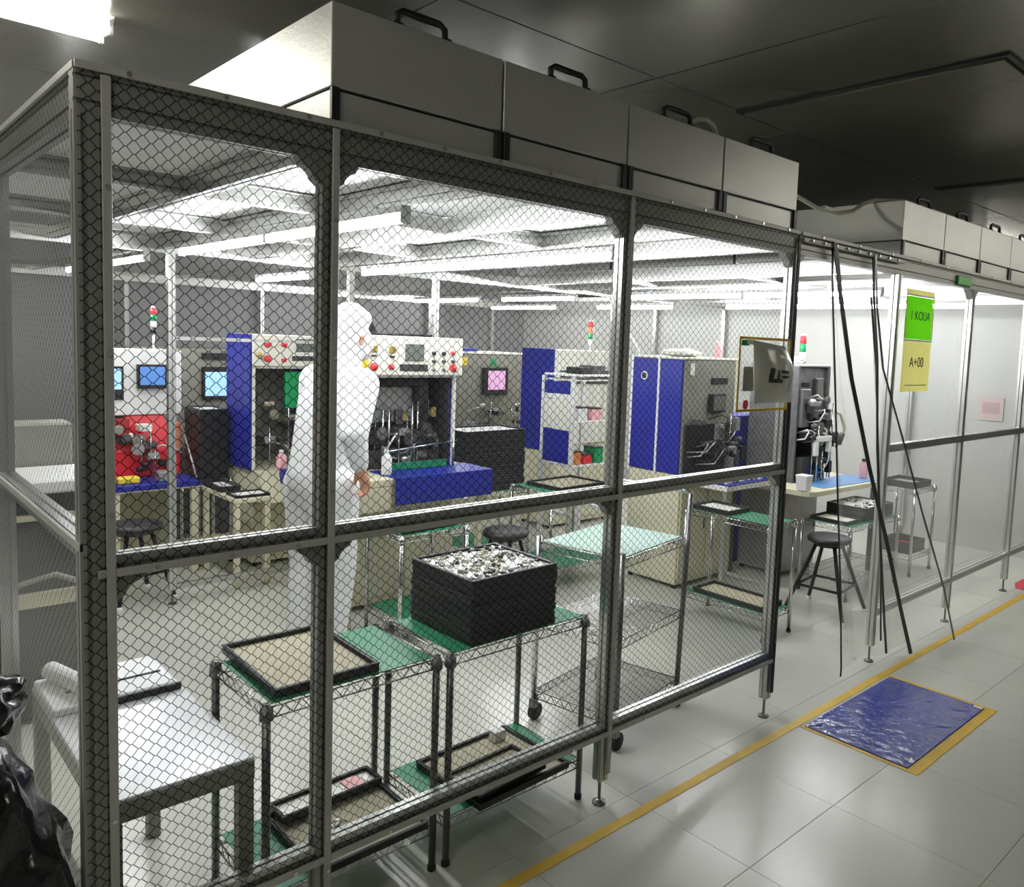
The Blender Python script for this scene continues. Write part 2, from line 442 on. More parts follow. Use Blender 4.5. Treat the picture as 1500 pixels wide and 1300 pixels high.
# ------------------------------------------------------------------ booth frame
ZT = 2.19
XS = [-.50, 0.0, 1.08, 2.144, 3.165, 4.185, 5.225, 6.30]
fr = E('booth_frame', (2.9, 1.6, 0), 'slotted aluminium frame of the clean booth with posts, rails and beams', 'booth frame')
def part(mb, name, m, parent=fr, smooth=False): return mb.build(name, m, parent, smooth, world=True)
def foot(x, y, parent, rod=.09):
    m = MB(); m.cyl((x, y, .008), (x, y, rod + .02), .006, n=8); m.lathe([(.026, 0), (.026, .006), (.012, .014), (.006, .016)], (x, y, 0), 14)
    return part(m, 'levelling_foot', 'steel_dark', parent)
def post(x, y, w=.04, h=.04, z1=ZT, z0=.09, m='alu'):
    p = part(MB().tslot((x, y, z0), (x, y, z1), (1, 0, 0), (0, 1, 0), w, h), 'post', m)
    foot(x, y, p, z0)
    return p
def rail_x(x0, x1, y, zc, h=.04, d=.04, name='rail', m='alu'):
    return part(MB().tslot((x0, y, zc), (x1, y, zc), (0, 1, 0), (0, 0, 1), d, h), name, m)
def rail_y(x, y0, y1, zc, h=.04, d=.04, name='rail', m='alu'):
    return part(MB().tslot((x, y0, zc), (x, y1, zc), (1, 0, 0), (0, 0, 1), d, h), name, m)
def strip_v(x, z0, z1, y=-.009, m='strip', w=.018, n=5):
    p = part(MB().box(x - w / 2, y - .004, z0, x + w / 2, y + .003, z1, .001), 'clamp_strip', m)
    for k in range(n):
        z = z0 + (z1 - z0) * (k + .35) / n
        part(MB().cyl((x, y - .008, z), (x, y - .003, z), .0055, n=8), 'screw', 'screw', p)
def strip_x(x0, x1, zc, y=-.009, m='strip', h=.018, n=4):
    p = part(MB().box(x0, y - .004, zc - h / 2, x1, y + .003, zc + h / 2, .001), 'clamp_strip', m)
    for k in range(n):
        x = x0 + (x1 - x0) * (k + .5) / n
        part(MB().cyl((x, y - .008, zc), (x, y - .003, zc), .0055, n=8), 'screw', 'screw', p)
def gusset(x, z, sx, sz, s=.075, y0=.004, y1=.036):
    pts = [(x, y0, z), (x + sx * s, y0, z)]
    for k in range(1, 6):
        t = k / 6 * math.pi / 2
        pts.append((x + sx * (s - s * .72 * math.sin(t)) , y0, z + sz * (s - s * .72 * math.cos(t)) * (1 if k else 0)))
    pts.append((x, y0, z + sz * s))
    m = MB().prism(pts, (0, y1 - y0, 0))
    part(m, 'gusset', 'alu_dark')

PC = [x - .010 for x in XS]                     # post centres
PC[0] = -.522
for i, x in enumerate(PC):
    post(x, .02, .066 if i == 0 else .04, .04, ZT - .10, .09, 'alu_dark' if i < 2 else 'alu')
# top beams along the front: 100 mm deep, two slots
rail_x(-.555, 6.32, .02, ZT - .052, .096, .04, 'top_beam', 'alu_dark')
# mid and bottom rails
for i in range(3):
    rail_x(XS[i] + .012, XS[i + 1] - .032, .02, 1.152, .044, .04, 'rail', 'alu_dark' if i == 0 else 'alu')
    rail_x(XS[i] + .012, XS[i + 1] - .032, .02, .290, .044, .04)
for i in range(4, 7):
    rail_x(XS[i] + .012, XS[i + 1] - .032, .02, 1.172, .04, .04)
    rail_x(XS[i] + .012, XS[i + 1] - .032, .02, .275, .04, .04)
# clamp strips that hold the printed curtains
for i in range(3): strip_v(XS[i], .12, ZT - .02, n=6)
strip_v(XS[3], .12, ZT - .02, m='black', n=3)
strip_x(-.555, 2.144, ZT - .008, n=14, h=.016)
for i in range(3):
    strip_x(XS[i] + .0092, XS[i + 1] - .0092, 1.138, n=3)
    strip_x(XS[i] + .0092, XS[i + 1] - .0092, .272, n=3)
strip_x(-.525, -.5092, 1.138, n=1)
strip_x(2.16, 6.30, ZT - .008, n=12, h=.016)
# gussets at the corners
for (x, z, sx, sz) in ((-.03, ZT - .10, -1, -1), (.01, ZT - .10, 1, -1), (-.03, 1.13, -1, -1), (.01, 1.13, 1, -1), (-.489, 1.13, 1, -1),
                       (1.05, ZT - .10, -1, -1), (1.09, ZT - .10, 1, -1), (1.05, 1.13, -1, -1), (2.114, ZT - .10, -1, -1), (2.154, ZT - .1, 1, -1),
                       (4.155, ZT - .10, -1, -1), (4.195, ZT - .10, 1, -1), (2.114, 1.13, -1, -1)):
    gusset(x, z, sx, sz, .06)
# left side of the booth
LX = -.545
rail_y(LX + .02, .04, 1.06, ZT - .052, .096, .04, 'top_beam', 'alu_dark')
rail_y(LX + .02, .04, 1.04, 1.185, .044, .04)
rail_y(LX + .02, .04, 1.04, .290, .044, .04)
post(LX + .02, 1.06, .04, .04, ZT - .004)
post(LX + .02, 2.12, .04, .04, ZT - .004)
rail_y(LX + .02, 1.08, 3.18, ZT - .052, .096, .04, 'top_beam', 'alu_dark')
part(MB().box(LX - .012, .0, ZT - .016, LX - .004, 1.08, ZT, .001), 'clamp_strip', 'strip')
part(MB().box(LX - .012, .0, 1.19, LX - .004, 1.05, 1.208, .001), 'clamp_strip', 'strip')
for k in range(4): part(MB().cyl((LX + .02, .12 + k * .25, ZT - .0045), (LX + .02, .12 + k * .25, ZT + .008), .007, n=8), 'screw', 'screw')
# roof beams
for x in (0, .536, 1.073, 1.61, 2.125): rail_y(x, .04, 3.16, ZT - .045, .08, .04, 'roof_beam')
for x in (.536, 1.61): rail_y(x, 3.20, 6.9, ZT - .045, .04, .04, 'roof_beam')
for x in (3.17, 3.70, 4.235, 4.77, 5.305, 5.84): rail_y(x, .04, 3.16, ZT - .045, .08, .04, 'roof_beam')
for y in (1.06, 2.12):
    rail_x(-.505, -.02, y, ZT - .045, .06, .04, 'cross_beam', 'alu_dark')
    for a, b in ((0, .536), (.536, 1.073), (1.073, 1.61), (1.61, 2.125), (3.17, 3.70), (3.70, 4.235), (4.235, 4.77), (4.77, 5.305), (5.305, 5.84)):
        rail_x(a + .02, b - .02, y, ZT - .045, .06, .04, 'cross_beam')
rail_x(-.505, 6.36, 3.18, ZT - .06, .08, .04, 'cross_beam')
rail_x(-.505, 6.36, 6.88, ZT - .06, .08, .04, 'cross_beam')
for x in (3.9, 5.2): rail_y(x, 3.2, 6.86, ZT - .045, .04, .04, 'roof_beam')
for (x, y) in ((.585, 3.18), (1.72, 3.18), (2.40, 3.18), (4.3, 3.18), (1.3, 6.88), (2.62, 6.88), (4.75, 6.88), (5.75, 6.88), (6.34, 4.45), (6.34, 2.7), (6.34, 3.45), (6.34, 1.3)):
    post(x, y, .04, .04, ZT - .10)
rail_x(.607, 1.70, 3.18, .105, .035, .04)
rail_x(.607, 1.70, 3.18, 1.60, .02, .02)

# ------------------------------------------------------------------ curtains
def sheet(name, m, x0, x1, z0, z1, y, label, amp=.002, nu=24, nv=30, seed=0, rz=0, loc=None):
    def fn(u, v):
        x = x0 + (x1 - x0) * u; z = z0 + (z1 - z0) * v
        e = math.sin(math.pi * u) * math.sin(math.pi * v)
        return (x, amp * e * (math.sin(5 * x + seed + 2.1 * z) + .6 * math.sin(9 * z + seed)), z)
    o = MB().grid(fn, nu, nv).build(name, m, origin=(0, 0, 0), smooth=True)
    o.location = loc or (0, y, 0); o.rotation_euler = (0, 0, rz)
    return tag(o, label, 'curtain', 'booth curtains')
CY = -.0035
sheet('plastic_curtain', 'curtain_grid', -.55, -.001, .262, ZT - .002, CY, 'net printed clear curtain in the narrow bay at the near corner', seed=1)
sheet('plastic_curtain', 'curtain_grid', .001, 1.079, .262, ZT - .002, CY, 'net printed clear curtain in front of the stacked black trays', seed=2)
sheet('plastic_curtain', 'curtain_grid', 1.081, 2.143, .262, ZT - .002, CY, 'net printed clear curtain in front of the chrome trolley, beside the entrance', seed=3)
sheet('plastic_curtain', 'curtain_grid', 0, 1.07, .10, ZT - .002, 0, 'net printed curtain on the left side of the booth, seen at a slant', amp=.006, seed=4, rz=math.pi / 2, loc=(LX - .003, 0, 0))
for i, n in ((4, 'right of the entrance, behind the green and yellow sign'), (5, 'two bays right of the entrance'), (6, 'last bay at the right edge of the picture')):
    sheet('plastic_curtain', 'curtain_clear', XS[i] + .001, XS[i + 1] - .001, .265, ZT - .10, CY, 'clear unprinted curtain, ' + n, amp=.004, seed=i)

# entrance curtain: two clear leaves with black edge strips, tied aside
def lerp_path(pts, t):
    t = t * (len(pts) - 1); i = min(int(t), len(pts) - 2); a = t - i
    return Vector(pts[i]).lerp(Vector(pts[i + 1]), a)
A1 = [(2.405, -.02, 2.175), (2.415, -.025, 2.0), (2.50, -.03, 1.5), (2.58, -.035, 1.0), (2.66, -.045, .5), (2.71, -.05, .10), (2.70, -.055, .06)]
A2 = [(2.412, -.03, 2.17), (2.475, -.035, 1.95), (2.63, -.04, 1.55), (2.86, -.05, 1.1), (3.08, -.065, .70), (3.26, -.09, .30), (3.40, -.105, .02)]
B1 = [(2.80, -.02, 2.165), (2.83, -.025, 1.95), (2.90, -.03, 1.65), (2.96, -.035, 1.2), (3.05, -.045, .7), (3.16, -.055, .2), (3.19, -.06, .06)]
B2 = [(2.805, -.03, 2.16), (2.85, -.035, 1.9), (2.95, -.04, 1.6), (3.18, -.06, 1.25), (3.45, -.09, .80), (3.70, -.14, .35), (3.83, -.175, .02)]
B3 = [(2.82, -.015, 1.95), (2.92, -.018, 1.6), (3.02, -.02, 1.1), (3.12, -.022, .6), (3.19, -.024, .12)]
def leaf(e1, e2, label, bow):
    r = E('entrance_curtain', (e1[0][0], e1[0][1], 0.02), label, 'curtain', group='entrance curtain leaves')
    def fn(u, v):
        a = lerp_path(e1, 1 - v); b = lerp_path(e2, 1 - v); p = a.lerp(b, u)
        return (p.x, p.y + bow * math.sin(math.pi * u) * (1 - v) + .010 * math.sin(14 * u + 5 * v) * math.sin(math.pi * u), p.z)
    part(MB().grid(fn, 14, 40), 'sheet', 'curtain_clear', r, True)
    return r
def smooth(pts, n=24): return [lerp_path(pts, k / n) for k in range(n + 1)]
la = leaf(A1, A2, 'clear entrance curtain leaf with a broad black edge strip sweeping to the right', .10)
part(MB().ribbon(smooth(A1), .013, .003, (1, 0, 0)), 'edge_strip', 'black', la)
part(MB().ribbon(smooth(A2), .036, .004, (1, 0, 0)), 'edge_strip', 'black', la)
lb = leaf(B1, B2, 'clear entrance curtain leaf with thin grey edge strips, next to the green sign', .08)
part(MB().ribbon(smooth(B1), .022, .003, (1, 0, 0)), 'edge_strip', 'machine_dark', lb)
part(MB().ribbon(smooth(B2), .018, .003, (1, 0, 0)), 'edge_strip', 'steel_dark', lb)
part(MB().ribbon(smooth(B3), .016, .003, (1, 0, 0)), 'edge_strip', 'black', lb)
hr = E('curtain_track', (2.65, -.015, 2.15), 'narrow aluminium curtain track along the top of the entrance', 'curtain rail')
part(MB().box(2.16, -.024, 2.145, 3.15, -.014, 2.165, .002), 'track', 'strip', hr)
for k in range(9): part(MB().cyl((2.22 + k * .105, -.034, 2.155), (2.22 + k * .105, -.022, 2.155), .006, n=8), 'glide', 'screw', hr)

# ------------------------------------------------------------------ fan filter units
def fan_unit_proto(W, D):
    r = E('fan_filter_unit', (0, 0, 0), 'x', 'fan unit', group='fan filter units on the booth roof')
    g = .004
    MB().box(g, 0, .083, W - g, D - g, .285, .002).build('housing', 'galv', r)
    MB().box(g, .004, .003, W - g, D - g, .076, .002).build('filter_frame', 'galv', r)
    MB().box(.012, .012, .070, W - .012, D - .012, .088).build('seal', 'black', r)
    MB().box(.02, .02, -.004, W - .02, D - .02, .0028).build('diffuser', 'diffuser', r)
    for x in (g, W - .026):
        MB().box(x, -.006, .004, x + .022, .006, .082, .001).build('latch', 'black', r)
    m = MB(); cx = W * .5
    m.path([(cx - .075, .018, .285), (cx - .073, .018, .316), (cx - .058, .018, .326), (cx + .058, .018, .326), (cx + .073, .018, .316), (cx + .075, .018, .285)], .0095, 8)
    m.box(cx - .088, .005, .285, cx - .062, .031, .292); m.box(cx + .062, .005, .285, cx + .088, .031, .292)
    m.build('handle', 'black', r, True)
    return r
W1 = .5355
ords = ['first', 'second', 'third', 'fourth', 'fifth']
ffu = fan_unit_proto(W1, 1.05)
first = True
for g, (x0, n, where) in enumerate(((0.0, 4, 'near group'), (3.165, 5, 'far group'))):
    for rrow in range(3):
        for c in range(n):
            o = ffu if first else copy_tree(ffu); first = False
            o.location = (x0 - .012 + c * W1, .006 + rrow * 1.06, ZT + .001)
            rown = ['front row', 'middle row', 'back row'][rrow]
            o['label'] = 'grey fan filter unit, %s from left, %s of the %s' % (ords[c], rown, where)

for y0, y1, n in ((.045, 1.035, 'near the corner post'), (1.085, 2.095, 'behind the first one')):
    rs = E('roof_sheet', (-.26, (y0 + y1) / 2, ZT - .012), 'white roof sheet over the narrow left bay, ' + n, 'roof panel', group='roof sheets of the left bay')
    part(MB().box(-.50, y0, ZT - .012, -.022, y1, ZT - .004, .001), 'sheet', 'diffuser', rs)
    part(MB().box(-.503, y0, ZT - .0125, -.493, y1, ZT - .0035), 'edge_seal', 'white', rs)
hz = MB()
hz.path([(2.05, .20, 2.488), (2.14, .20, 2.485), (2.24, .20, 2.455), (2.42, .20, 2.405), (2.62, .20, 2.375), (2.82, .20, 2.375), (2.98, .20, 2.41), (3.09, .20, 2.465), (3.16, .17, 2.490), (3.26, .06, 2.489), (3.50, .05, 2.489), (3.62, .055, 2.489), (3.85, .06, 2.489), (4.3, .055, 2.489), (4.7, .06, 2.489), (5.1, .055, 2.489)], .011, 8)
hose = hz.build('flexible_hose', 'hose', smooth=True)
tag(hose, 'beige flexible hose sagging between the two groups of fan units', 'hose')
part(MB().box(2.68, .185, 2.377, 2.76, .215, 2.395, .003), 'cable_tag', 'white', hose)
hz = MB().path([(1.43, .06, 2.488), (1.46, .035, 2.515), (1.50, .03, 2.525), (1.55, .03, 2.51), (1.585, .04, 2.487), (1.64, .10, 2.487)], .010, 8)
tag(hz.build('cable', 'hose', smooth=True), 'short grey cable lying over the third and fourth near fan units', 'cable')

# ------------------------------------------------------------------ battens inside the booth
def batten(x, y0, y1, label, z=2.05):
    r = E('tube_light', (x, (y0 + y1) / 2, z), label, 'tube light', group='lit tube lights under the booth roof')
    part(MB().box(x - .018, y0 + .01, z + .02, x + .018, y1 - .01, z + .045, .002), 'housing', 'white', r)
    part(MB().cyl((x, y0 + .015, z + .004), (x, y1 - .015, z + .004), .0155, n=12), 'tube', 'tube', r, True)
    for y in (y0 + .002, y1 - .015): part(MB().box(x - .018, y, z - .014, x + .018, y + .013, z + .045, .002), 'end_cap', 'white_plastic', r)
    for y in (y0 + .2, y1 - .2): part(MB().box(x - .006, y - .012, z + .0452, x + .006, y + .012, z + .0545), 'bracket', 'alu', r)
rows = ((.47, ((.43, 1.53), (1.53, 2.63), (3.22, 4.18), (4.18, 5.14)), 'row nearest the left'),
        (1.60, ((.57, 1.68), (1.68, 2.79), (3.52, 4.46)), 'second row'),
        (3.90, ((.45, 1.50), (1.50, 2.60), (3.25, 4.3), (4.66, 5.87)), 'third row'),
        (5.20, ((.40, 1.50), (1.50, 2.60), (3.22, 4.3), (4.95, 6.17)), 'row nearest the right'))
for x, segs, n in rows:
    for k, (a, b) in enumerate(segs):
        batten(x, a, b, 'white tube light, %s, %s from the front' % (n, ords[k]))

# ------------------------------------------------------------------ floor markings
tag(MB().box(-2.6, -.140, .0005, 7.2, -.098, .0016).build('floor_tape', 'yellow_tape'), 'long yellow tape line on the floor along the booth front', 'floor tape')
mx0, mx1, my0, my1 = 2.195, 3.032, -.627, -.158
r = E('sticky_mat', ((mx0 + mx1) / 2, (my0 + my1) / 2, 0), 'blue tacky floor mat in front of the booth entrance', 'floor mat')
part(MB().box(mx0, my0, .001, mx1, my1, .0055, .001), 'sheet_pad', 'blue_sticky', r)
part(MB().box(mx1 - .022, my0 + .002, .0055, mx1 - .004, my0 + .045, .0065), 'pull_tab', 'white', r)
r = E('mat_border', ((mx0 + mx1) / 2, (my0 + my1) / 2, 0), 'yellow tape border laid around the blue floor mat', 'floor tape')
for (a, b, c, d) in ((mx0 - .022, my0 - .05, mx1 + .03, my0 - .004), (mx1 + .003, my0 - .004, mx1 + .03, my1 + .012), (mx0 - .022, my0 - .004, mx0 - .003, my1 + .012)):
    part(MB().box(a, b, .0005, c, d, .0020), 'tape', 'yellow_tape', r)
tag(MB().prism([(5.36, -.02, .0006), (5.50, .03, .0006), (7.2, .03, .0006), (7.2, -.085, .0006), (5.36, -.085, .0006)], (0, 0, .0012)).build('floor_tape', 'red_tape'),
    'red floor tape beside the yellow line at the right edge', 'floor tape')

# ------------------------------------------------------------------ wire shelving
def wire_shelf(r, x0, x1, y0, y1, z, drop=.03, name='shelf', m='chrome', step=.035):
    mb = MB(); w = .0026
    for zz in (z, z - drop):
        for (a, b) in (((x0, y0), (x1, y0)), ((x1, y0), (x1, y1)), ((x1, y1), (x0, y1)), ((x0, y1), (x0, y0))):
            mb.cyl((*a, zz), (*b, zz), w, n=6)
    for (a, b) in (((x0, y0), (x1, y0)), ((x1, y0), (x1, y1)), ((x1, y1), (x0, y1)), ((x0, y1), (x0, y0))):
        L = math.dist(a, b); k = max(4, int(L / .045)); A = Vector((*a, 0)); B = Vector((*b, 0))
        for i in range(k):
            p = A.lerp(B, i / k); q = A.lerp(B, (i + .5) / k); t = A.lerp(B, (i + 1) / k)
            mb.cyl((p.x, p.y, z), (q.x, q.y, z - drop), .0018, n=5, caps=False); mb.cyl((q.x, q.y, z - drop), (t.x, t.y, z), .0018, n=5, caps=False)
    k = int((x1 - x0) / step)
    for i in range(1, k):
        x = x0 + (x1 - x0) * i / k; mb.cyl((x, y0, z + .002), (x, y1, z + .002), .0016, n=5, caps=False)
    for y in (y0 + (y1 - y0) / 3, y0 + (y1 - y0) * 2 / 3): mb.cyl((x0, y, z - .001), (x1, y, z - .001), .0022, n=5, caps=False)
    return mb.build(name, m, r, True, world=True)
def wire_table(x0, x1, y0, y1, z, label, low=.15, legm='chrome', top=None, mats=('green_mat', 'green_mat'), lr=.0115, group='wire shelf tables', where=''):
    r = E('wire_table', ((x0 + x1) / 2, (y0 + y1) / 2, 0), label, 'shelf', group=group)
    for x in (x0, x1):
        for y in (y0, y1):
            l = part(MB().cyl((x, y, .02), (x, y, z + .012), lr, n=10), 'leg', legm, r, True)
            part(MB().lathe([(.014, 0), (.014, .016), (.010, .024)], (x, y, 0), 10), 'foot', 'rubber', l)
            part(MB().lathe([(lr + .006, z - .032), (lr + .008, z - .03), (lr + .005, z)], (x, y, 0), 10), 'collar', legm, l, True)
    wire_shelf(r, x0, x1, y0, y1, z); wire_shelf(r, x0, x1, y0, y1, low)
    if mats[0]: tag(MB().box(x0 + .014, y0 + .004, z + .0045, x1 - .014, y1 - .004, z + .0075, .001).build('shelf_mat', mats[0]), 'green rubber mat on the top shelf of the ' + where, 'mat', 'green shelf mats')
    if mats[1]: tag(MB().box(x0 + .014, y0 + .004, low + .0045, x1 - .014, y1 - .004, low + .0075, .001).build('shelf_mat', mats[1]), 'green rubber mat on the lower shelf of the ' + where, 'mat', 'green shelf mats')
    return r
wire_table(-.120, .405, .100, .462, .684, 'wire shelf table with green mats, at the near corner beside the steel desk', legm='steel_dark', where='near left wire table')
wire_table(.450, 1.030, .090, .455, .684, 'wire shelf table with green mats, carrying the tall black tray stack', legm='steel_dark', where='wire table under the tray stack')
wire_table(1.26, 1.68, 1.72, 2.07, .61, 'low wire table behind the person, with a green lower shelf', where='low table behind the person')
wire_table(2.93, 3.20, .55, 1.15, .67, 'wire table beside the entrance post, with two shallow trays', where='wire table beside the entrance')
wire_table(4.02, 4.75, .62, .98, .50, 'low wire table behind the right stool, holding a tray block', mats=('green_mat', None), where='low table behind the right stool')
wire_table(2.38, 2.98, 2.72, 3.08, .545, 'wire table at the back carrying the second tall black tray stack', where='back table of the second tray stack')
wire_table(2.55, 3.15, 1.98, 2.40, .66, 'wire table in the middle of the booth with one shallow tray', where='middle wire table')
wire_table(.975, 1.195, 3.90, 4.25, .60, 'wire table at the back left under a leaning stack of trays', where='back left wire table', mats=('green_mat', None))
wire_table(5.0, 5.36, .62, .92, .66, 'small wire stand seen through the clear curtain right of the entrance', mats=(None, None))

# ------------------------------------------------------------------ trays
def tray_meshes(L, W, h, t=.004, lip=.010):
    m = MB(); a, b = L / 2, W / 2
    m.box(-a, -b, 0, a, b, .003)
    for (x0, y0, x1, y1) in ((-a, -b, a, -b + t), (-a, b - t, a, b), (-a, -b + t, -a + t, b - t), (a - t, -b + t, a, b - t)):
        m.box(x0, y0, .003, x1, y1, h)
    for (x0, y0, x1, y1) in ((-a - .003, -b - .003, a + .003, -b + lip), (-a - .003, b - lip, a + .003, b + .003), (-a - .003, -b + lip, -a + lip, b - lip), (a - lip, -b + lip, a + .003, b - lip)):
        m.box(x0, y0, h - .004, x1, y1, h, .0012)
    body = m.mesh('tray_body', 'black_tray')
    liner = MB().box(-a + t + .001, -b + t + .001, .0032, a - t - .001, b - t - .001, h * .42).mesh('liner', 'tan')
    return body, liner
TR = {}
def tray(x, y, z, L, W, h, rz, label, group='black trays', liner='tan', name='black_tray'):
    k = (L, W, h)
    if k not in TR: TR[k] = tray_meshes(L, W, h)
    r = E(name, (x, y, z), label, 'tray', rz, group)
    inst('tray_body', TR[k][0], r)
    if liner:
        o = inst('liner', TR[k][1] if liner == 'tan' else TR[k][1].copy(), r)
        if liner != 'tan': o.data.materials[0] = M(liner)
    return r
def bits(r, L, W, z, n, m, seed, s=.008, name='small_parts', hh=.012):
    rnd = random.Random(seed); mb = MB()
    for i in range(n):
        x = rnd.uniform(-L / 2, L / 2); y = rnd.uniform(-W / 2, W / 2); a = rnd.uniform(0, math.pi); c, q = math.cos(a), math.sin(a)
        l = s * rnd.uniform(.7, 1.6); w = s * rnd.uniform(.4, .8); h = rnd.uniform(.4, 1) * hh
        pts = [(x + c * dx * l - q * dy * w, y + q * dx * l + c * dy * w) for dx, dy in ((-1, -1), (1, -1), (1, 1), (-1, 1))]
        mb.cur = i % (len(m) if isinstance(m, (list, tuple)) else 1)
        mb.hexa([(*p, z) for p in pts] + [(x + (p[0] - x) * .8, y + (p[1] - y) * .8, z + h) for p in pts])
    o = mb.build(name, m, r); o['kind'] = 'stuff'
    return o
ZM = .684 + .0078
t = tray(.068, .318, ZM, .305, .400, .026, -.02, 'wide shallow black tray with a tan liner, alone on the near left table')
NT = 12
for k in range(NT):
    last = k == NT - 1
    tr = tray(.712 + random.uniform(-.003, .003), .275 + random.uniform(-.003, .003), ZM + k * .0178, .362, .345, .0176, random.uniform(-.012, .012) + .02,
              'top tray of the near stack, filled with small metal parts' if last else 'plain black tray inside the near stack on the green wire table',
              'trays of the near stack', liner='white' if last else None)
    if last: bits(tr, .33, .31, .008, 150, ['parts_metal', 'white', 'tan', 'machine_dark'], 5, .009)
ZL = .15 + .0078
tl = tray(.195, .255, ZL, .36, .35, .024, 0, 'shallow black tray with three metal pieces, on the lower shelf near the corner')
bits(tl, .10, .06, .0105, 5, ['white', 'parts_metal'], 12, .009)
t2 = tray(.205, .405, ZL + .0245, .34, .10, .020, .03, 'narrow black tray with a white label, behind the wide lower tray', liner='parts_metal')
MB().box(.06, -.035, .0086, .12, .03, .014, .001).build('paper_label', 'pink', t2)
t3 = tray(.745, .235, ZL, .40, .36, .024, .03, 'shallow tan lined tray under the tray stack, on the lower shelf', )
MB().box(.10, .11, .0105, .15, .15, .050, .002).build('carton', 'white', t3)
t4 = tray(.70, .16, ZL + .0245, .30, .18, .020, .05, 'half covered tan tray lying across the lower shelf tray')
ta = tray(1.46, 1.90, .61 + .0078, .36, .30, .024, .1, 'black tray of pale loose pieces on the low table behind the person', liner='tan')
bits(ta, .33, .26, .0105, 90, ['white', 'pink', 'wood_dark', 'parts_metal'], 3, .014)
tray(3.06, .99, .67 + .0078, .22, .28, .028, .0, 'black tray with a cream sheet on the wire table beside the entrance', liner='cream')
tray(3.065, .84, .15 + .0078, .22, .50, .03, .0, 'tan lined tray on the lower shelf beside the entrance')
for k in range(5):
    tr = tray(4.50, .80, .50 + .0078 + k * .0185, .42, .30, .0183, random.uniform(-.01, .01), 'top tray of the low block behind the right stool' if k == 4 else 'plain black tray in the low block behind the right stool',
              'trays of the low block', liner='white' if k == 4 else None)
    if k == 4: bits(tr, .38, .26, .008, 70, ['black', 'white', 'parts_metal'], 9, .01)
tray(4.16, .80, .50 + .0078, .22, .28, .026, 0, 'short black tray with a cream sheet next to the low tray block', liner='cream')
NB = 24
for k in range(NB):
    tray(2.66 + random.uniform(-.004, .004), 2.90 + random.uniform(-.004, .004), .545 + .0078 + k * .0188, .55, .33, .0186, random.uniform(-.01, .01),
         'top tray of the tall back stack, with a white sheet' if k == NB - 1 else 'plain black tray inside the tall back stack', 'trays of the back stack', liner='white' if k == NB - 1 else None)
NL = 26
for k in range(NL):
    tray(1.085 + random.uniform(-.003, .003), 4.07 + random.uniform(-.004, .004), .60 + .0078 + k * .0190, .19, .31, .0188, random.uniform(-.01, .01),
         'top tray of the back left stack behind the blue sided machine' if k == NL - 1 else 'plain black tray inside the back left stack', 'trays of the back left stack', liner='white' if k == NL - 1 else None)
tray(2.86, 2.18, .66 + .0078, .44, .34, .026, .05, 'black tray with a tan liner on the middle wire table')
tray(5.18, .77, .66 + .005, .30, .26, .05, 0, 'dark tray of wrapped silver pieces on the small wire stand', liner='parts_metal')
tray(5.18, .77, .15 + .005, .28, .24, .09, 0, 'dark bin on the lower shelf of the small wire stand', liner='red')

# ------------------------------------------------------------------ chrome trolley
r = E('wire_trolley', (1.60, .505, 0), 'chrome wire trolley with three shelves on black castors', 'trolley', .19)
tx, ty = .262, .215
def local_shelf(r, z, mname):
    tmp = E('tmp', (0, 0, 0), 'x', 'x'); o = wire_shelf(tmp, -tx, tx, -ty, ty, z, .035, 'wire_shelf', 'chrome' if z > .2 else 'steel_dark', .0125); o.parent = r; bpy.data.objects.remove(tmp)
    if mname: MB().box(-tx + .012, -ty + .012, z + .004, tx - .012, ty - .012, z + .0075).build('shelf_liner', mname, r)
for z, mm in ((.135, None), (.46, None), (.80, 'green_pale')): local_shelf(r, z, mm)
for sx in (-1, 1):
    for sy in (-1, 1):
        top = 1.0 if sx > 0 else .83
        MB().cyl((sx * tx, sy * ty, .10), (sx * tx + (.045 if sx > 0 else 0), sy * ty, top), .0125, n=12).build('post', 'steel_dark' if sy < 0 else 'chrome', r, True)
        m = MB(); cx, cy = sx * tx, sy * ty
        c = MB().box(cx - .018, cy - .014, .055, cx + .018, cy + .014, .10, .003).build('castor', 'steel_dark', r)
        MB().cyl((cx + .012, cy - .013, .037), (cx + .012, cy + .013, .037), .037, n=18).build('wheel', 'rubber', c, True)
MB().path([(tx + .045, -ty, 1.0), (tx + .055, -ty + .05, 1.01), (tx + .055, ty - .05, 1.01), (tx + .045, ty, 1.0)], .011, 8).build('push_handle', 'chrome', r, True)

# ------------------------------------------------------------------ steel desk at the near corner
dx0, dx1, dy0, dy1, dz = -.505, -.165, .06, .86, .585
r = E('steel_desk', ((dx0 + dx1) / 2, (dy0 + dy1) / 2, 0), 'low steel topped desk in the near corner of the booth', 'desk')
part(MB().box(dx0, dy0, dz - .012, dx1, dy1, dz, .003), 'top', 'steel_top', r)
for (a, b, c, d) in ((dx0, dy0, dx1, dy0 + .028), (dx0, dy1 - .028, dx1, dy1), (dx0, dy0 + .028, dx0 + .028, dy1 - .028), (dx1 - .028, dy0 + .028, dx1, dy1 - .028)):
    part(MB().box(a, b, dz - .058, c, d, dz - .0122, .002), 'apron', 'machine_grey', r)
for x in (dx0, dx1 - .04):
    for y in (dy0, dy1 - .04): part(MB().box(x + .001, y + .001, 0, x + .039, y + .039, dz - .059, .003), 'leg', 'machine_grey', r)
r = E('foam_board', (-.33, .74, dz), 'white foam sheet with dark edging at the back of the steel desk', 'board')
part(MB().box(-.50, .60, dz, -.185, .855, dz + .022, .004), 'sheet', 'cloth_white', r)
part(MB().box(-.43, .585, dz, -.175, .598, dz + .020, .002), 'edge_bar', 'black', r)
part(MB().box(-.45, .70, dz + .0222, -.20, .708, dz + .026), 'seam', 'machine_dark', r)
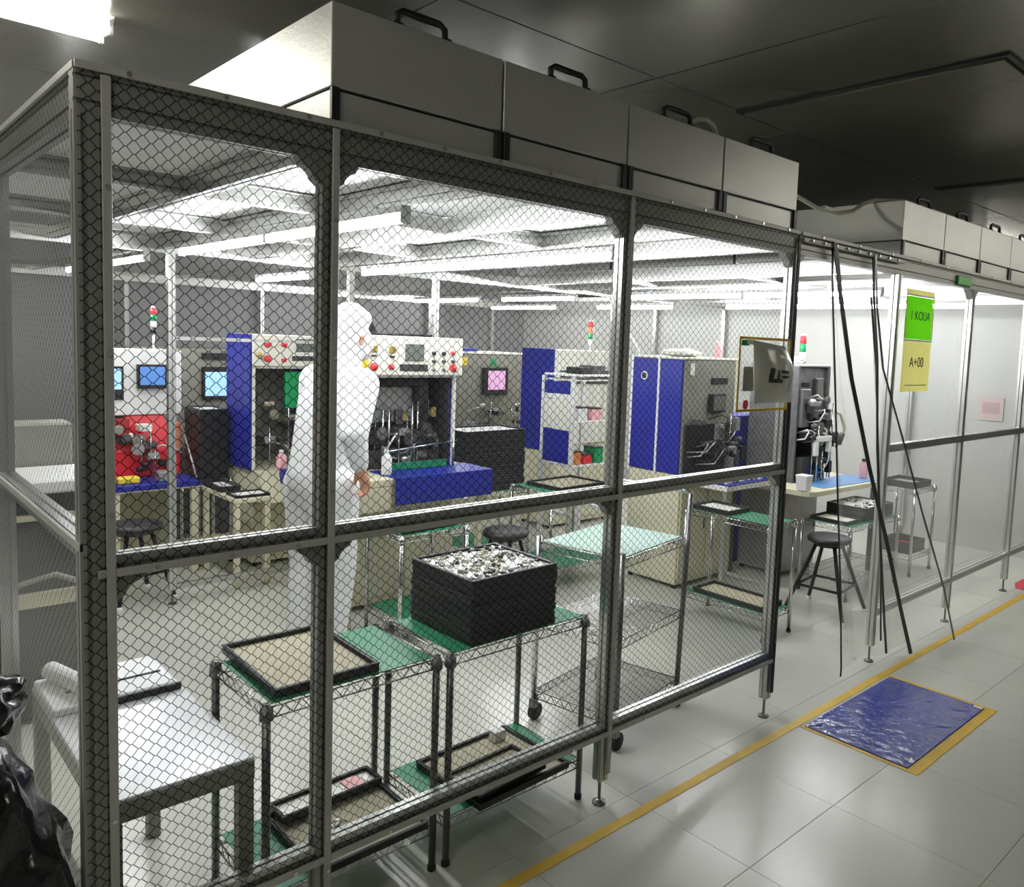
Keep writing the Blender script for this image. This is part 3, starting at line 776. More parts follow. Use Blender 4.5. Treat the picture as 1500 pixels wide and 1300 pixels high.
def roll(x0, y0, x1, y1, rad, label, z=dz + .0222):
    d = Vector((x1 - x0, y1 - y0, 0)); m = MB().cyl((x0, y0, z + rad), (x1, y1, z + rad), rad, n=16); rr = m.build('cloth_roll', 'cloth_white', smooth=False)
    tag(rr, label, 'roll', 'white rolls on the desk')
    e = Vector((x0, y0, z + rad)); u = d.normalized()
    part(MB().cyl(e - u * .001, e + u * .004, rad * .55, n=12), 'core', 'machine_dark', rr)
roll(-.40, .615, -.46, .84, .026, 'white roll with a dark core, lying on the foam sheet')
# dark cabinet on the left, behind the desk
r = E('black_cabinet', (-.28, 2.2, 0), 'black cabinet with beige shelf edges, seen through the slanted left curtain', 'cabinet')
part(MB().box(-.48, 1.95, .02, -.05, 2.5, .98, .006), 'body', 'machine_dark', r)
part(MB().box(-.49, 1.92, .50, -.04, 1.949, .56, .003), 'shelf_edge', 'beige', r)
part(MB().box(-.49, 1.92, .86, -.04, 1.949, .885, .003), 'shelf_edge', 'beige', r)
for x in (-.47, -.08): part(MB().box(x, 1.97, 0, x + .03, 2.0, .0199), 'foot', 'rubber', r)
part(MB().path([(-.44, 1.90, .57), (-.36, 1.88, .62), (-.25, 1.885, .64), (-.12, 1.90, .57)], .012, 8), 'handle', 'machine_grey', r, True)
tag(MB().box(-.50, 1.85, .981, -.06, 2.25, 1.035, .008).build('white_board', 'white'), 'thick white slab lying on the black cabinet at the left', 'board')
tag(MB().box(-.42, 2.28, .981, -.10, 2.45, 1.22, .01).build('equipment_box', 'machine_grey'), 'grey equipment box standing behind the white slab', 'box')

# ------------------------------------------------------------------ garbage bag outside the left curtain
def crinkle(q, d):
    k = .035 * noise.noise(q * 9) + .028 * abs(noise.noise(q * 17)) + .012 * noise.noise(q * 40)
    s = 1 - .45 * max(0, (q.z - .55) / .45)
    return Vector((-.80 + (q.x + .80) * s + d.x * k, .06 + (q.y - .06) * s + d.y * k, max(0.004, q.z + d.z * k)))
bg = MB().blob((-.80, .06, .44), (.215, .24, .46), 46, 36, crinkle).build('garbage_bag', 'bag_black', smooth=True)
tag(bg, 'full shiny black plastic bag standing outside the near left corner', 'bag')
def knot(q, d):
    k = .03 * noise.noise(q * 16) + .02 * noise.noise(q * 36)
    return q + d * k
part(MB().blob((-.725, .045, .89), (.085, .075, .05), 30, 20, knot), 'tied_neck', 'bag_black', bg, True)

# ------------------------------------------------------------------ sign plates on the curtains
r = E('document_pocket', (1.92, -.02, 1.42), 'yellow framed clear document pocket taped to the curtain', 'sign')
def frame(r, x0, x1, z0, z1, y, w, m, name='border'):
    for (a, b, c, d) in ((x0, z0, x1, z0 + w), (x0, z1 - w, x1, z1), (x0, z0 + w, x0 + w, z1 - w), (x1 - w, z0 + w, x1, z1 - w)):
        part(MB().box(a, y - .0015, b, c, y + .0015, d), name, m, r)
frame(r, 1.728, 2.108, 1.415, 1.722, -.0195, .011, 'yellow_tape')
part(MB().box(1.739, -.0188, 1.426, 2.097, -.0180, 1.711), 'window', 'curtain_clear', r)
part(MB().box(1.742, -.0215, 1.685, 1.795, -.0205, 1.708), 'sticker', 'green_lamp', r)
part(MB().cyl((1.79, -.0225, 1.445), (1.79, -.0205, 1.445), .019, n=16), 'sticker', 'red_button', r)
part(MB().box(1.765, -.0212, 1.50, 1.84, -.0205, 1.60), 'card', 'machine_grey', r)
def pil(q, d):
    return q + d * (.012 * noise.noise(q * 16) + .006 * noise.noise(q * 40))
def pillow(u, v, c=(1.985, -.060, 1.565)):
    x = (u - .5) * 2; z = (v - .5) * 2
    return x, z
m = MB()
def bagf(sgn):
    def fn(u, v):
        # tapered outline: pointed upper left, full at right
        z = -0.115 + .235 * v + .02 * (1 - u) * v
        w0 = -.155 + .035 * (1 - v); w1 = .155 - .10 * max(0, v - .55) ** 1.2 * 2
        x = w0 + (w1 - w0) * u
        b = (max(0, math.sin(math.pi * u)) ** .6) * (max(0, math.sin(math.pi * v)) ** .6) * .045
        n = .012 * noise.noise(Vector((x * 18, z * 18, sgn * 3))) * math.sin(math.pi * u) * math.sin(math.pi * v)
        return (1.905 + x, -.070 + sgn * (b + n), 1.568 + z)
    return fn
m.grid(bagf(-1), 26, 20); m.grid(bagf(1), 26, 20)
wb = tag(m.build('plastic_bag', 'bag_white', smooth=True), 'puffy grey white plastic bag hanging in front of the yellow frame', 'bag')
lab = MB(); BF = bagf(-1)
def on_bag(x, z):
    v = (z + .115) / .245; w0 = -.155 + .035 * (1 - v); w1 = .155 - .10 * max(0, v - .55) ** 1.2 * 2
    p = BF((x - w0) / (w1 - w0), v); return (p[0], p[1] - .0015, p[2])
for (x0, x1, z0, z1) in ((-.075, -.052, -.03, .028), (-.052, .0, -.03, -.014), (-.034, -.014, -.014, .022), (-.005, .05, .010, .022), (-.005, .055, -.010, .000)):
    lab.grid(lambda u, v: on_bag(x0 + (x1 - x0) * u, z0 + (z1 - z0) * v), 5, 5)
part(lab, 'printed_mark', 'ink_grey', wb)
part(MB().ribbon([(1.80, -.058, 1.69), (1.785, -.042, 1.70), (1.775, -.024, 1.703)], .02, .002, (0, 0, 1)), 'tie_strap', 'bag_white', wb)

r = E('hanging_sign', (3.38, -.02, 1.48), 'hanging sign, bright green card above a yellow card', 'sign')
sx0, sx1 = 3.205, 3.555
def paper(x0, x1, z0, z1, y, name, m):
    part(MB().grid(lambda u, v: (x0 + (x1 - x0) * u, y - .004 * math.sin(math.pi * u), z0 + (z1 - z0) * v), 8, 6), name, m, r, True)
paper(sx0, sx1, 1.478, 1.752, -.019, 'card', 'paper_yellow')
paper(sx0 + .012, sx1 - .010, 1.760, 1.988, -.019, 'card', 'paper_green')
paper(sx0, sx1, 1.998, 2.025, -.019, 'header_strip', 'paper_yellow')
for x in (sx0, sx1 - .008): part(MB().box(x, -.0215, 1.752, x + .008, -.0185, 1.998), 'side_edge', 'sign_yellow', r)
part(MB().box(sx0 + .004, -.0230, 1.990, sx1 - .004, -.0222, 1.998), 'edge_line', 'white', r)
part(MB().box(sx0 + .004, -.0230, 1.750, sx1 - .004, -.0222, 1.758), 'edge_line', 'white', r)
part(MB().box(sx0 + .04, -.0246, 1.510, sx1 - .04, -.0236, 1.514), 'edge_line', 'ink_grey', r)
text_part('lettering', '1 KOUA', .068, r, (3.378 - 3.38, -.0052, 1.885 - 1.48), (math.pi / 2, 0, 0), 'ink')
text_part('lettering', 'A+00', .078, r, (3.37 - 3.38, -.0052, 1.635 - 1.48), (math.pi / 2, 0, 0), 'ink_grey')
r = E('reflection_plate', (3.98, -.016, 2.10), 'green reflection on the top beam right of the entrance, made as a glowing plate', 'sign')  # no sign here: glowing plate and rim stand in for a green reflection
part(MB().box(3.88, -.016, 2.100, 4.08, -.006, 2.150, .003), 'plate', 'reflection_green', r)
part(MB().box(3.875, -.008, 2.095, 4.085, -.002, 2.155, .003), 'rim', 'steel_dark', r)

r = E('wall_notice', (6.372, .62, 1.12), 'red and white notice on the end wall, blurred by the clear curtain', 'notice')
part(MB().box(6.368, .50, 1.14, 6.379, .70, 1.34, .001), 'sheet', 'notice_pink', r)
part(MB().box(6.366, .53, 1.20, 6.3675, .67, 1.30), 'print', 'notice_red', r)
hz = MB().path([(4.10, 3.05, 2.09), (4.16, 3.04, 1.98), (4.24, 3.02, 1.85), (4.36, 2.99, 1.72), (4.44, 2.97, 1.60), (4.46, 2.97, 1.40), (4.46, 3.0, 1.1)], .012, 8)
tag(hz.build('drop_hose', 'white', smooth=True), 'thin white hose slanting down from the roof beside the framed rack', 'hose')
# ------------------------------------------------------------------ stools
def stool(x, y, z, label, rz=0.3, rt=.15, sp=.24):
    r = E('stool', (x, y, 0), label, 'stool', rz, 'black stools')
    MB().lathe([(rt - .02, z - .045), (rt, z - .035), (rt + .004, z - .015), (rt - .01, z - .002), (rt - .05, z)], n=24).build('seat', 'black', r, True)
    MB().lathe([(rt * .7, z - .062), (rt * .72, z - .046)], n=20).build('seat_plate', 'black_gloss', r)
    tops, feet = [], []
    for k in range(4):
        a = math.pi / 4 + k * math.pi / 2
        tp = Vector((math.cos(a) * rt * .62, math.sin(a) * rt * .62, z - .05)); ft = Vector((math.cos(a) * sp, math.sin(a) * sp, .018))
        tops.append(tp); feet.append(ft)
        l = MB().cyl(tp, ft, .0125, n=10).build('leg', 'black', r, True)
        MB().lathe([(.018, 0), (.018, .014), (.013, .022)], (ft.x, ft.y, 0), 12).build('foot', 'white_plastic', l)
    for k in range(4):
        for f in (.62,):
            a = tops[k].lerp(feet[k], f); b = tops[(k + 1) % 4].lerp(feet[(k + 1) % 4], f)
            MB().cyl(a, b, .009, n=8).build('stretcher', 'black', r, True)
    return r
stool(3.72, .605, .50, 'black stool with white feet in the entrance, before the right machine', .12, .135, .27)
stool(.44, 3.42, .47, 'black round stool in front of the red machine', .2, .16, .23)
stool(2.12, 1.92, .50, 'black stool half hidden behind the chrome trolley', .4, .14, .22)

# ------------------------------------------------------------------ machines
def btn(r, x, y, z, rad, m, name='button', d=.012):
    return part(MB().cyl((x, y, z), (x, y - d, z), rad, n=12), name, m, r, True)
def mech(r, x0, x1, y0, y1, z0, z1, seed, n=14, mats=('machine_dark', 'machine_silver', 'steel_dark', 'black', 'machine_grey', 'brass')):
    rnd = random.Random(seed)
    W, H, D = x1 - x0, z1 - z0, y1 - y0
    for k in range(n):
        x = x0 + W * rnd.uniform(.08, .92); z = z0 + H * rnd.uniform(.08, .9); y = y0 + D * rnd.uniform(.05, .5); m = rnd.choice(mats); t = rnd.randint(0, 5); s = min(W, H) * rnd.uniform(.05, .12)
        if t == 0: part(MB().cyl((x - s, y, z), (x + s, y, z), s * .55, n=12), 'motor', m, r, True)
        elif t == 1: part(MB().box(x - s, y, z - s * .6, x + s, y1, z + s * .6, .003), 'bracket', m, r)
        elif t == 2: part(MB().cyl((x, y, z0 + .002), (x, y, min(z1, z + s * 3)), .006, n=8), 'guide_rod', 'chrome', r, True)
        elif t == 3:
            w = MB(); w.cyl((x, y, z), (x, y + .02, z), s, n=18); w.cyl((x, y - .008, z), (x, y, z), s * .4, n=12); part(w, 'wheel', m, r, False)
        elif t == 4:
            a = rnd.uniform(-.5, .5) * W
            x2 = min(x1, max(x0, x + a)); part(MB().path([(x, y1, z), (x + (x2 - x) * .2, y, z + s), (x + (x2 - x) * .6, y - .02, z + s * .6), (x2, y, z - s), (x2, y1, max(z0 + .01, z - s * 1.6))], .0055, 6), 'air_hose', rnd.choice(('black', 'machine_silver', 'white')), r, True)
        else:
            part(MB().box(x - s * .6, y, z - s * 1.2, x + s * .6, y + s, z + s * 1.2, .003), 'cylinder_block', m, r)
def signal_tower(r, x, y, z, cols=('red_button', 'white', 'green_lamp'), pole=.12, rad=.022, h=.05):
    p = part(MB().cyl((x, y, z), (x, y, z + pole), .008, n=8), 'signal_tower', 'white', r, True)
    zz = z + pole
    for c in reversed(cols): part(MB().cyl((x, y, zz), (x, y, zz + h - .003), rad, n=14), 'lamp', c, p, True); zz += h
    part(MB().lathe([(rad, zz), (rad * .7, zz + .012), (.003, zz + .016)], (x, y, 0), 14), 'cap', 'white', p, True)
def housing(r, x0, x1, y0, y1, z0, z1, side='blue_panel', inner='machine_dark', trim='cream', top='cream'):
    t = .016
    part(MB().box(x0 + t, y1 - t, z0, x1 - t, y1, z1 - t), 'back_panel', inner, r)
    part(MB().box(x0, y0 + .02, z0, x0 + t, y1, z1 - t, .002), 'side_panel', side, r)
    part(MB().box(x1 - t, y0 + .02, z0, x1, y1, z1 - t, .002), 'side_panel', side, r)
    part(MB().box(x0, y0, z1 - t + .0005, x1, y1, z1, .002), 'top_panel', top, r)
    for x in (x0 - .001, x1 - .021): part(MB().box(x, y0, z0, x + .022, y0 + .0195, z1 - t, .002), 'corner_trim', trim, r)
def cabinet(r, x0, x1, y0, y1, z1, m='beige', doors=2):
    part(MB().box(x0, y0, .03, x1, y1, z1, .004), 'cabinet', m, r)
    for k in range(doors):
        a = x0 + (x1 - x0) * k / doors + .012; b = x0 + (x1 - x0) * (k + 1) / doors - .012
        d = part(MB().box(a, y0 - .012, .07, b, y0 - .0005, z1 - .05, .003), 'door', m, r)
        part(MB().box(b - .03, y0 - .022, z1 * .5, b - .018, y0 - .0125, z1 * .5 + .07, .002), 'handle', 'steel_dark', d)
    for x in (x0 + .03, x1 - .03):
        for y in (y0 + .03, y1 - .03): part(MB().cyl((x, y, 0), (x, y, .0298), .018, n=10), 'foot', 'rubber', r)

# machine with the long white control panel, right of the person
r = E('winding_machine', (1.7, 2.55, 0), 'machine with a long white control panel and blue draped worktop', 'machine', group='assembly machines')
cabinet(r, 1.30, 2.06, 2.40, 2.92, .80)
part(MB().box(1.16, 2.13, .801, 2.13, 2.55, .845, .004), 'worktop', 'beige', r)
part(MB().box(1.31, 2.551, .801, 2.06, 2.92, .845, .004), 'worktop', 'beige', r)
part(MB().box(1.16, 2.13, .66, 1.445, 2.15, .799, .003), 'apron', 'beige', r)
for x in (1.18, 2.08): part(MB().box(x, 2.155, 0, x + .035, 2.19, .799, .003), 'leg', 'beige', r)
part(MB().box(1.45, 2.105, .8455, 2.14, 2.40, .851), 'blue_cover', 'blue_mat', r)
part(MB().box(1.45, 2.098, .69, 2.14, 2.1045, .851, .002), 'blue_cover', 'blue_mat', r)
part(MB().box(2.1405, 2.098, .71, 2.146, 2.38, .851, .002), 'blue_cover', 'blue_mat', r)
housing(r, 1.33, 2.03, 2.36, 2.80, .846, 1.43, inner='machine_grey')
cp = part(MB().box(1.325, 2.30, 1.431, 2.035, 2.80, 1.665, .005), 'control_panel', 'cream', r)
fx = lambda px: 1.33 + (px - 525) / 145 * .70
fz = lambda py: 1.665 - (py - 491) / 58 * .235
for (px, py, rad, m) in ((541, 536, .024, 'red_button'), (565, 536, .017, 'red_button'), (655, 537, .024, 'red_button'), (625, 515, .012, 'black'), (640, 515, .012, 'black'), (654, 514, .013, 'red_button'),
                         (625, 527, .010, 'machine_dark'), (640, 527, .010, 'machine_dark'), (654, 527, .010, 'machine_dark'), (625, 540, .009, 'steel_dark'), (640, 540, .009, 'steel_dark')):
    part(MB().cyl((fx(px), 2.2995, fz(py)), (fx(px), 2.284, fz(py)), rad, n=14), 'button', m, cp, True)
for (px, py) in ((541, 510), (566, 511)):
    part(MB().box(fx(px) - .022, 2.290, fz(py) - .020, fx(px) + .022, 2.2995, fz(py) + .020, .002), 'meter', 'brass', cp)
    part(MB().box(fx(px) - .016, 2.292, fz(py + 10) - .006, fx(px) + .016, 2.2995, fz(py + 10) + .004), 'name_plate', 'black', cp)
part(MB().box(fx(584), 2.292, fz(527), fx(611), 2.2995, fz(502), .002), 'display', 'screen_grey', cp)
part(MB().box(fx(577), 2.294, fz(542), fx(617), 2.2995, fz(532), .001), 'name_plate', 'machine_dark', cp)
part(MB().box(fx(524), 2.296, fz(541), fx(534), 2.2995, fz(527)), 'sticker', 'yellow_label', cp)
part(MB().box(fx(522), 2.296, fz(522), fx(533), 2.2995, fz(508)), 'sticker', 'screen_blue' if False else 'white', cp)
m = MB()
for (a, b, c, d) in ((1.42, 1.36, 1.88, 1.40), (1.42, 1.10, 1.49, 1.36), (1.81, 1.08, 1.88, 1.36)): m.box(a, 2.44, b, c, 2.50, d, .004)
part(m, 'bracket_frame', 'black', r)
part(MB().box(1.50, 2.51, 1.13, 1.80, 2.53, 1.35, .003), 'window_plate', 'machine_silver', r)
part(MB().box(2.004, 2.40, .87, 2.0135, 2.77, 1.41, .002), 'inner_liner', 'machine_dark', r)
part(MB().box(1.40, 2.46, .852, 1.98, 2.70, .97, .006), 'base_block', 'machine_dark', r)
part(MB().box(1.42, 2.42, 1.0, 1.60, 2.62, 1.09, .005), 'slide_block', 'black', r)
part(MB().box(1.70, 2.42, .99, 1.93, 2.62, 1.07, .005), 'slide_block', 'machine_dark', r)
mech(r, 1.37, 1.99, 2.37, 2.6, .86, 1.26, 3, 40, ('machine_dark', 'machine_silver', 'steel_dark', 'black', 'machine_mid', 'brass'))
part(MB().path([(1.50, 2.33, .97), (1.98, 2.33, 1.01), (2.02, 2.33, 1.01)], .006, 6), 'guard_rail', 'chrome', r, True)
part(MB().cyl((2.00, 2.33, .852), (2.00, 2.33, 1.03), .007, n=8), 'guard_post', 'chrome', r, True)
part(MB().box(1.52, 2.34, .852, 1.96, 2.36, .895, .002), 'sample_board', 'green_mat', r)
r = E('folded_tray', (1.62, 2.42, 1.666), 'black folded cover with a raised flap on the white control panel', 'cover')
part(MB().box(1.44, 2.33, 1.6655, 1.82, 2.60, 1.680, .003), 'base', 'black', r)
part(MB().hexa([(1.435, 2.34, 1.681), (1.449, 2.34, 1.681), (1.449, 2.60, 1.681), (1.435, 2.60, 1.681), (1.39, 2.34, 1.775), (1.404, 2.34, 1.775), (1.404, 2.60, 1.775), (1.39, 2.60, 1.775)]), 'flap', 'black', r)
def bottle(x, y, z, h, rad, m, cap, label):
    r = E('bottle', (x, y, z), label, 'bottle', group='small bottles')
    MB().lathe([(rad * .95, 0), (rad, .006), (rad, h * .68), (rad * .45, h * .82), (rad * .4, h * .86)], n=16).build('body', m, r, True)
    MB().lathe([(rad * .46, h * .86), (rad * .46, h), (rad * .3, h + .002)], n=12).build('cap', cap, r, True)
bottle(1.47, 2.24, .8515, .15, .030, 'white_plastic', 'white', 'white bottle at the left end of the blue draped worktop')
bottle(4.87, .98, .7165, .15, .032, 'pink', 'black', 'pink bottle on the blue mat of the right hand table')
bottle(3.77, 1.60, 1.6015, .12, .028, 'pink', 'white', 'pink bottle on top of the large blue sided machine')
r = E('white_cup', (3.965, .95, .7165), 'white square cup at the left end of the right hand table', 'cup')
part(MB().hexa([(3.93, .92, .7165), (4.0, .92, .7165), (4.0, .99, .7165), (3.93, .99, .7165), (3.922, .912, .815), (4.008, .912, .815), (4.008, .998, .815), (3.922, .998, .815)]), 'body', 'white_plastic', r)
part(MB().box(3.92, .910, .8151, 4.01, 1.0, .822, .002), 'rim', 'white', r)

# machine with blue side, left of the person
r = E('press_machine', (1.46, 3.8, 0), 'blue sided machine with white button panel, left of the person', 'machine', group='assembly machines')
cabinet(r, 1.25, 1.69, 3.66, 4.02, .50, 'beige', 1)
part(MB().hexa([(1.222, 3.40, .501), (1.66, 3.40, .501), (1.66, 4.02, .501), (1.222, 4.02, .501), (1.228, 3.48, .70), (1.70, 3.48, .70), (1.70, 4.02, .70), (1.228, 4.02, .70)]), 'sloped_apron', 'beige', r)
for x in (1.25, 1.60): part(MB().box(x, 3.46, 0, x + .035, 3.495, .5005, .003), 'leg', 'beige', r)
part(MB().box(1.36, 3.385, .62, 1.50, 3.475, .72, .004), 'blue_cover', 'blue_mat', r)
housing(r, 1.225, 1.70, 3.60, 4.02, .701, 1.42, inner='machine_grey')
part(MB().box(1.207, 3.60, .701, 1.2215, 4.02, 1.637, .002), 'side_panel', 'blue_panel', r)
cp = part(MB().box(1.222, 3.575, 1.421, 1.72, 4.02, 1.637, .004), 'control_panel', 'cream', r)
for (x, z, rad, m) in ((1.315, 1.575, .024, 'red_button'), (1.315, 1.475, .024, 'red_button'), (1.43, 1.575, .021, 'red_button'), (1.43, 1.465, .015, 'red_button'), (1.26, 1.50, .016, 'brass')):
    part(MB().cyl((x, 3.5745, z), (x, 3.557, z), rad, n=14), 'button', m, cp, True)
part(MB().box(1.52, 3.565, 1.525, 1.645, 3.5745, 1.615, .002), 'display', 'screen_grey', cp)
part(MB().box(1.49, 3.567, 1.462, 1.68, 3.5745, 1.495, .001), 'name_plate', 'machine_dark', cp)
part(MB().box(1.48, 3.66, 1.12, 1.64, 3.70, 1.38, .003), 'guide_block', 'green_lamp', r)
mech(r, 1.26, 1.67, 3.61, 3.95, .72, 1.36, 11, 20, ('machine_dark', 'machine_silver', 'machine_grey', 'tan', 'steel_dark'))
bottle(1.40, 3.53, .7005, .14, .035, 'pink', 'white', 'pink bottle in front of the blue sided machine by the person')
r = E('side_table', (1.09, 3.5, 0), 'low beige side table left of the person, with two black trays', 'table')
part(MB().box(.975, 3.24, .555, 1.215, 3.385, .585, .004), 'top', 'beige', r)
part(MB().box(.975, 3.3855, .555, 1.105, 3.84, .585, .004), 'top', 'beige', r)
for (x, y) in ((.98, 3.25), (1.175, 3.25), (.98, 3.80)): part(MB().box(x, y, 0, x + .035, y + .035, .5545, .003), 'leg', 'beige', r)
part(MB().box(1.0, 3.29, .22, 1.09, 3.80, .24, .003), 'lower_shelf', 'beige_dark', r)
tray(1.045, 3.66, .5855, .13, .32, .040, 0, 'black tray with a white sheet at the far end of the beige side table', liner='white')
tray(1.10, 3.345, .5855, .22, .17, .018, 0, 'flat black tray with a white sheet at the near end of the side table', liner='white')
# red machine at the left
r = E('red_machine', (.72, 4.2, 0), 'red machine with a white screen panel and a blue mat table', 'machine', group='assembly machines')
part(MB().box(.40, 3.78, .585, .955, 4.55, .625, .004), 'table_top', 'beige', r)
for x in (.42, .90):
    for y in (3.80, 4.49): part(MB().box(x, y, 0, x + .045, y + .045, .584, .004), 'leg', 'beige', r)
part(MB().box(.46, 4.3, .03, .90, 4.34, .584), 'modesty_panel', 'beige_dark', r)
part(MB().box(.41, 3.79, .6255, .95, 4.10, .632, .002), 'blue_mat', 'blue_mat', r)
part(MB().box(.41, 3.770, .598, .95, 3.7795, .632, .002), 'blue_mat', 'blue_mat', r)
part(MB().box(.42, 4.18, 1.05, .955, 4.48, 1.50, .006), 'screen_panel', 'white', r)
for (x0, x1, z0, z1, m, ym) in ((.43, .585, 1.16, 1.385, 'screen_blue', 4.16), (.665, .85, 1.235, 1.40, 'screen_teal', 4.14)):
    s = part(MB().box(x0, ym, z0, x1, 4.1795, z1, .004), 'monitor', 'black', r)
    part(MB().box(x0 + .015, ym - .002, z0 + (.07 if x0 < .5 else .025), x1 - .015, ym - .0005, z1 - .015), 'screen', m, s)
part(MB().box(.46, 4.12, .633, .93, 4.46, .80, .008), 'base_casting', 'red', r)
part(MB().hexa([(.50, 4.14, .801), (.90, 4.14, .801), (.90, 4.44, .801), (.50, 4.44, .801), (.60, 4.2, 1.049), (.84, 4.2, 1.049), (.84, 4.44, 1.049), (.60, 4.44, 1.049)]), 'column_casting', 'red', r)
part(MB().box(.44, 4.17, .92, .62, 4.40, 1.03, .006), 'head_casting', 'red_dark', r)
part(MB().box(.86, 4.17, .70, .945, 4.30, .99, .006), 'side_guard', 'orange', r)
mech(r, .47, .92, 4.02, 4.14, .66, 1.02, 21, 16, ('machine_silver', 'machine_grey', 'steel_dark', 'black', 'cream'))
part(MB().path([(.945, 4.2, 1.02), (.945, 4.0, .82), (.945, 3.85, .64)], .008, 6), 'support_bar', 'machine_silver', r, True)
signal_tower(r, .81, 4.3, 1.501, ('red_button', 'green_lamp', 'white', 'black'), .11, .020, .045)
tag(MB().box(.47, 3.86, .633, .60, 3.95, .672, .006).build('yellow_cloth', 'yellow_label'), 'yellow folded cloth on the blue mat of the red machine', 'cloth')
tag(MB().box(.70, 3.83, .633, .80, 3.93, .70, .006).build('small_box', 'machine_silver'), 'small grey box on the blue mat of the red machine', 'box')
r = E('test_bench', (1.05, 5.0, 0), 'grey bench with a pale screen behind the back left tray stack', 'machine', group='assembly machines')
part(MB().box(.85, 4.75, .72, 1.62, 5.3, 1.50, .006), 'body', 'machine_grey', r)
part(MB().box(.85, 4.75, 0, 1.62, 5.3, .7195, .006), 'plinth', 'machine_dark', r)
s = part(MB().box(1.28, 4.72, 1.10, 1.58, 4.7495, 1.36, .004), 'monitor', 'black', r); part(MB().box(1.30, 4.716, 1.13, 1.56, 4.7195, 1.32), 'screen', 'screen_blue', s)
part(MB().box(1.28, 4.73, 1.42, 1.56, 4.7495, 1.47), 'name_plate', 'black', r)

# machine with the pink screen at the back
r = E('inspection_machine', (3.7, 4.5, 0), 'grey beige machine with a pink screen behind the tall tray stack', 'machine', group='assembly machines')
cabinet(r, 3.33, 4.10, 4.25, 4.75, .80)
part(MB().box(3.335, 4.22, .801, 4.10, 4.75, 1.525, .006), 'body', 'machine_grey', r)
part(MB().box(3.318, 4.23, .801, 3.3345, 4.75, 1.50, .003), 'side_panel', 'blue_panel', r)
part(MB().box(3.30, 4.21, 1.5255, 4.12, 4.76, 1.545, .003), 'top_panel', 'cream', r)
s = part(MB().box(3.62, 4.17, 1.14, 3.90, 4.2195, 1.40, .005), 'monitor', 'black', r); part(MB().box(3.66, 4.166, 1.19, 3.86, 4.1695, 1.37), 'screen', 'screen_pink', s)
part(MB().box(3.37, 4.214, 1.42, 3.45, 4.2195, 1.49), 'sticker', 'yellow_label', r); part(MB().prism([(3.70, 4.214, 1.42), (3.80, 4.214, 1.42), (3.75, 4.214, 1.49)], (0, .005, 0)), 'sticker', 'green_lamp', r)
part(MB().box(3.42, 4.30, 1.546, 3.62, 4.40, 1.575, .003), 'cable_box', 'blue_panel', r)
mech(r, 3.38, 4.06, 4.02, 4.2, .83, 1.12, 31, 18, ('machine_silver', 'machine_grey', 'steel_dark', 'black'))
# blue machine with beige front at the back
r = E('sorting_machine', (4.1, 3.5, 0), 'tall blue machine with a cream front behind the framed rack', 'machine', group='assembly machines')
cabinet(r, 3.74, 4.50, 3.34, 3.75, .75)
part(MB().box(3.735, 3.32, .751, 4.50, 3.75, 1.60, .006), 'body', 'cream', r)
part(MB().box(3.716, 3.32, .70, 3.7345, 3.75, 1.605, .003), 'side_panel', 'blue_panel', r)
part(MB().box(3.80, 3.30, 1.30, 4.45, 3.3195, 1.42, .003), 'front_recess', 'machine_dark', r)
signal_tower(r, 4.33, 3.5, 1.601, ('red_button', 'orange', 'green_lamp', 'white'), .05, .022, .055)
# framed rack
r = E('framed_rack', (3.52, 2.78, 0), 'white framed rack with blue and cream side panels', 'rack')
for x in (3.29, 3.72):
    for y in (2.60, 2.94): part(MB().tslot((x, y, 0), (x, y, 1.40), (1, 0, 0), (0, 1, 0), .03, .03, .006, .005), 'post', 'white', r)
for z in (.70, 1.05, 1.38):
    part(MB().box(3.307, 2.615, z - .012, 3.705, 2.925, z, .002), 'shelf', 'white', r)
for (z0, z1, m) in ((.72, .98, 'blue_panel'), (.985, 1.22, 'cream'), (1.225, 1.26, 'white'), (1.265, 1.36, 'blue_panel')):
    part(MB().box(3.276, 2.62, z0, 3.288, 2.92, z1, .002), 'side_panel', m, r)
part(MB().box(3.29, 2.59, 1.405, 3.74, 2.95, 1.42, .003), 'top_board', 'white', r)
for x in (3.29, 3.72): part(MB().box(x - .02, 2.58, .30, x + .02, 2.96, .33, .003), 'base_bar', 'white', r)
for k, (x, z, w, h, m, lb) in enumerate(((3.37, .7005, .08, .10, 'orange', 'orange'), (3.48, .7005, .09, .07, 'red_button', 'red'), (3.60, .7005, .10, .12, 'green_lamp', 'green'), (3.40, 1.0505, .10, .10, 'white', 'white'), (3.55, 1.0505, .11, .09, 'pink', 'pink'))):
    r2 = E('storage_box', (x + w / 2, 2.72, z), 'small %s box on the %s shelf of the framed rack' % (lb, 'lower' if z < .8 else 'middle'), 'box', group='boxes in the framed rack')
    part(MB().box(x, 2.65, z, x + w, 2.78, z + h, .003), 'body', m, r2); part(MB().box(x - .002, 2.648, z + h, x + w + .002, 2.782, z + h + .012, .002), 'lid', 'machine_dark', r2)
r2 = E('instrument_case', (3.58, 2.75, 1.42), 'black instrument case on top of the framed rack', 'case')
part(MB().box(3.42, 2.66, 1.4205, 3.56, 2.84, 1.475, .008), 'body', 'black', r2); part(MB().box(3.565, 2.68, 1.4205, 3.72, 2.84, 1.49, .008), 'lid', 'machine_dark', r2)

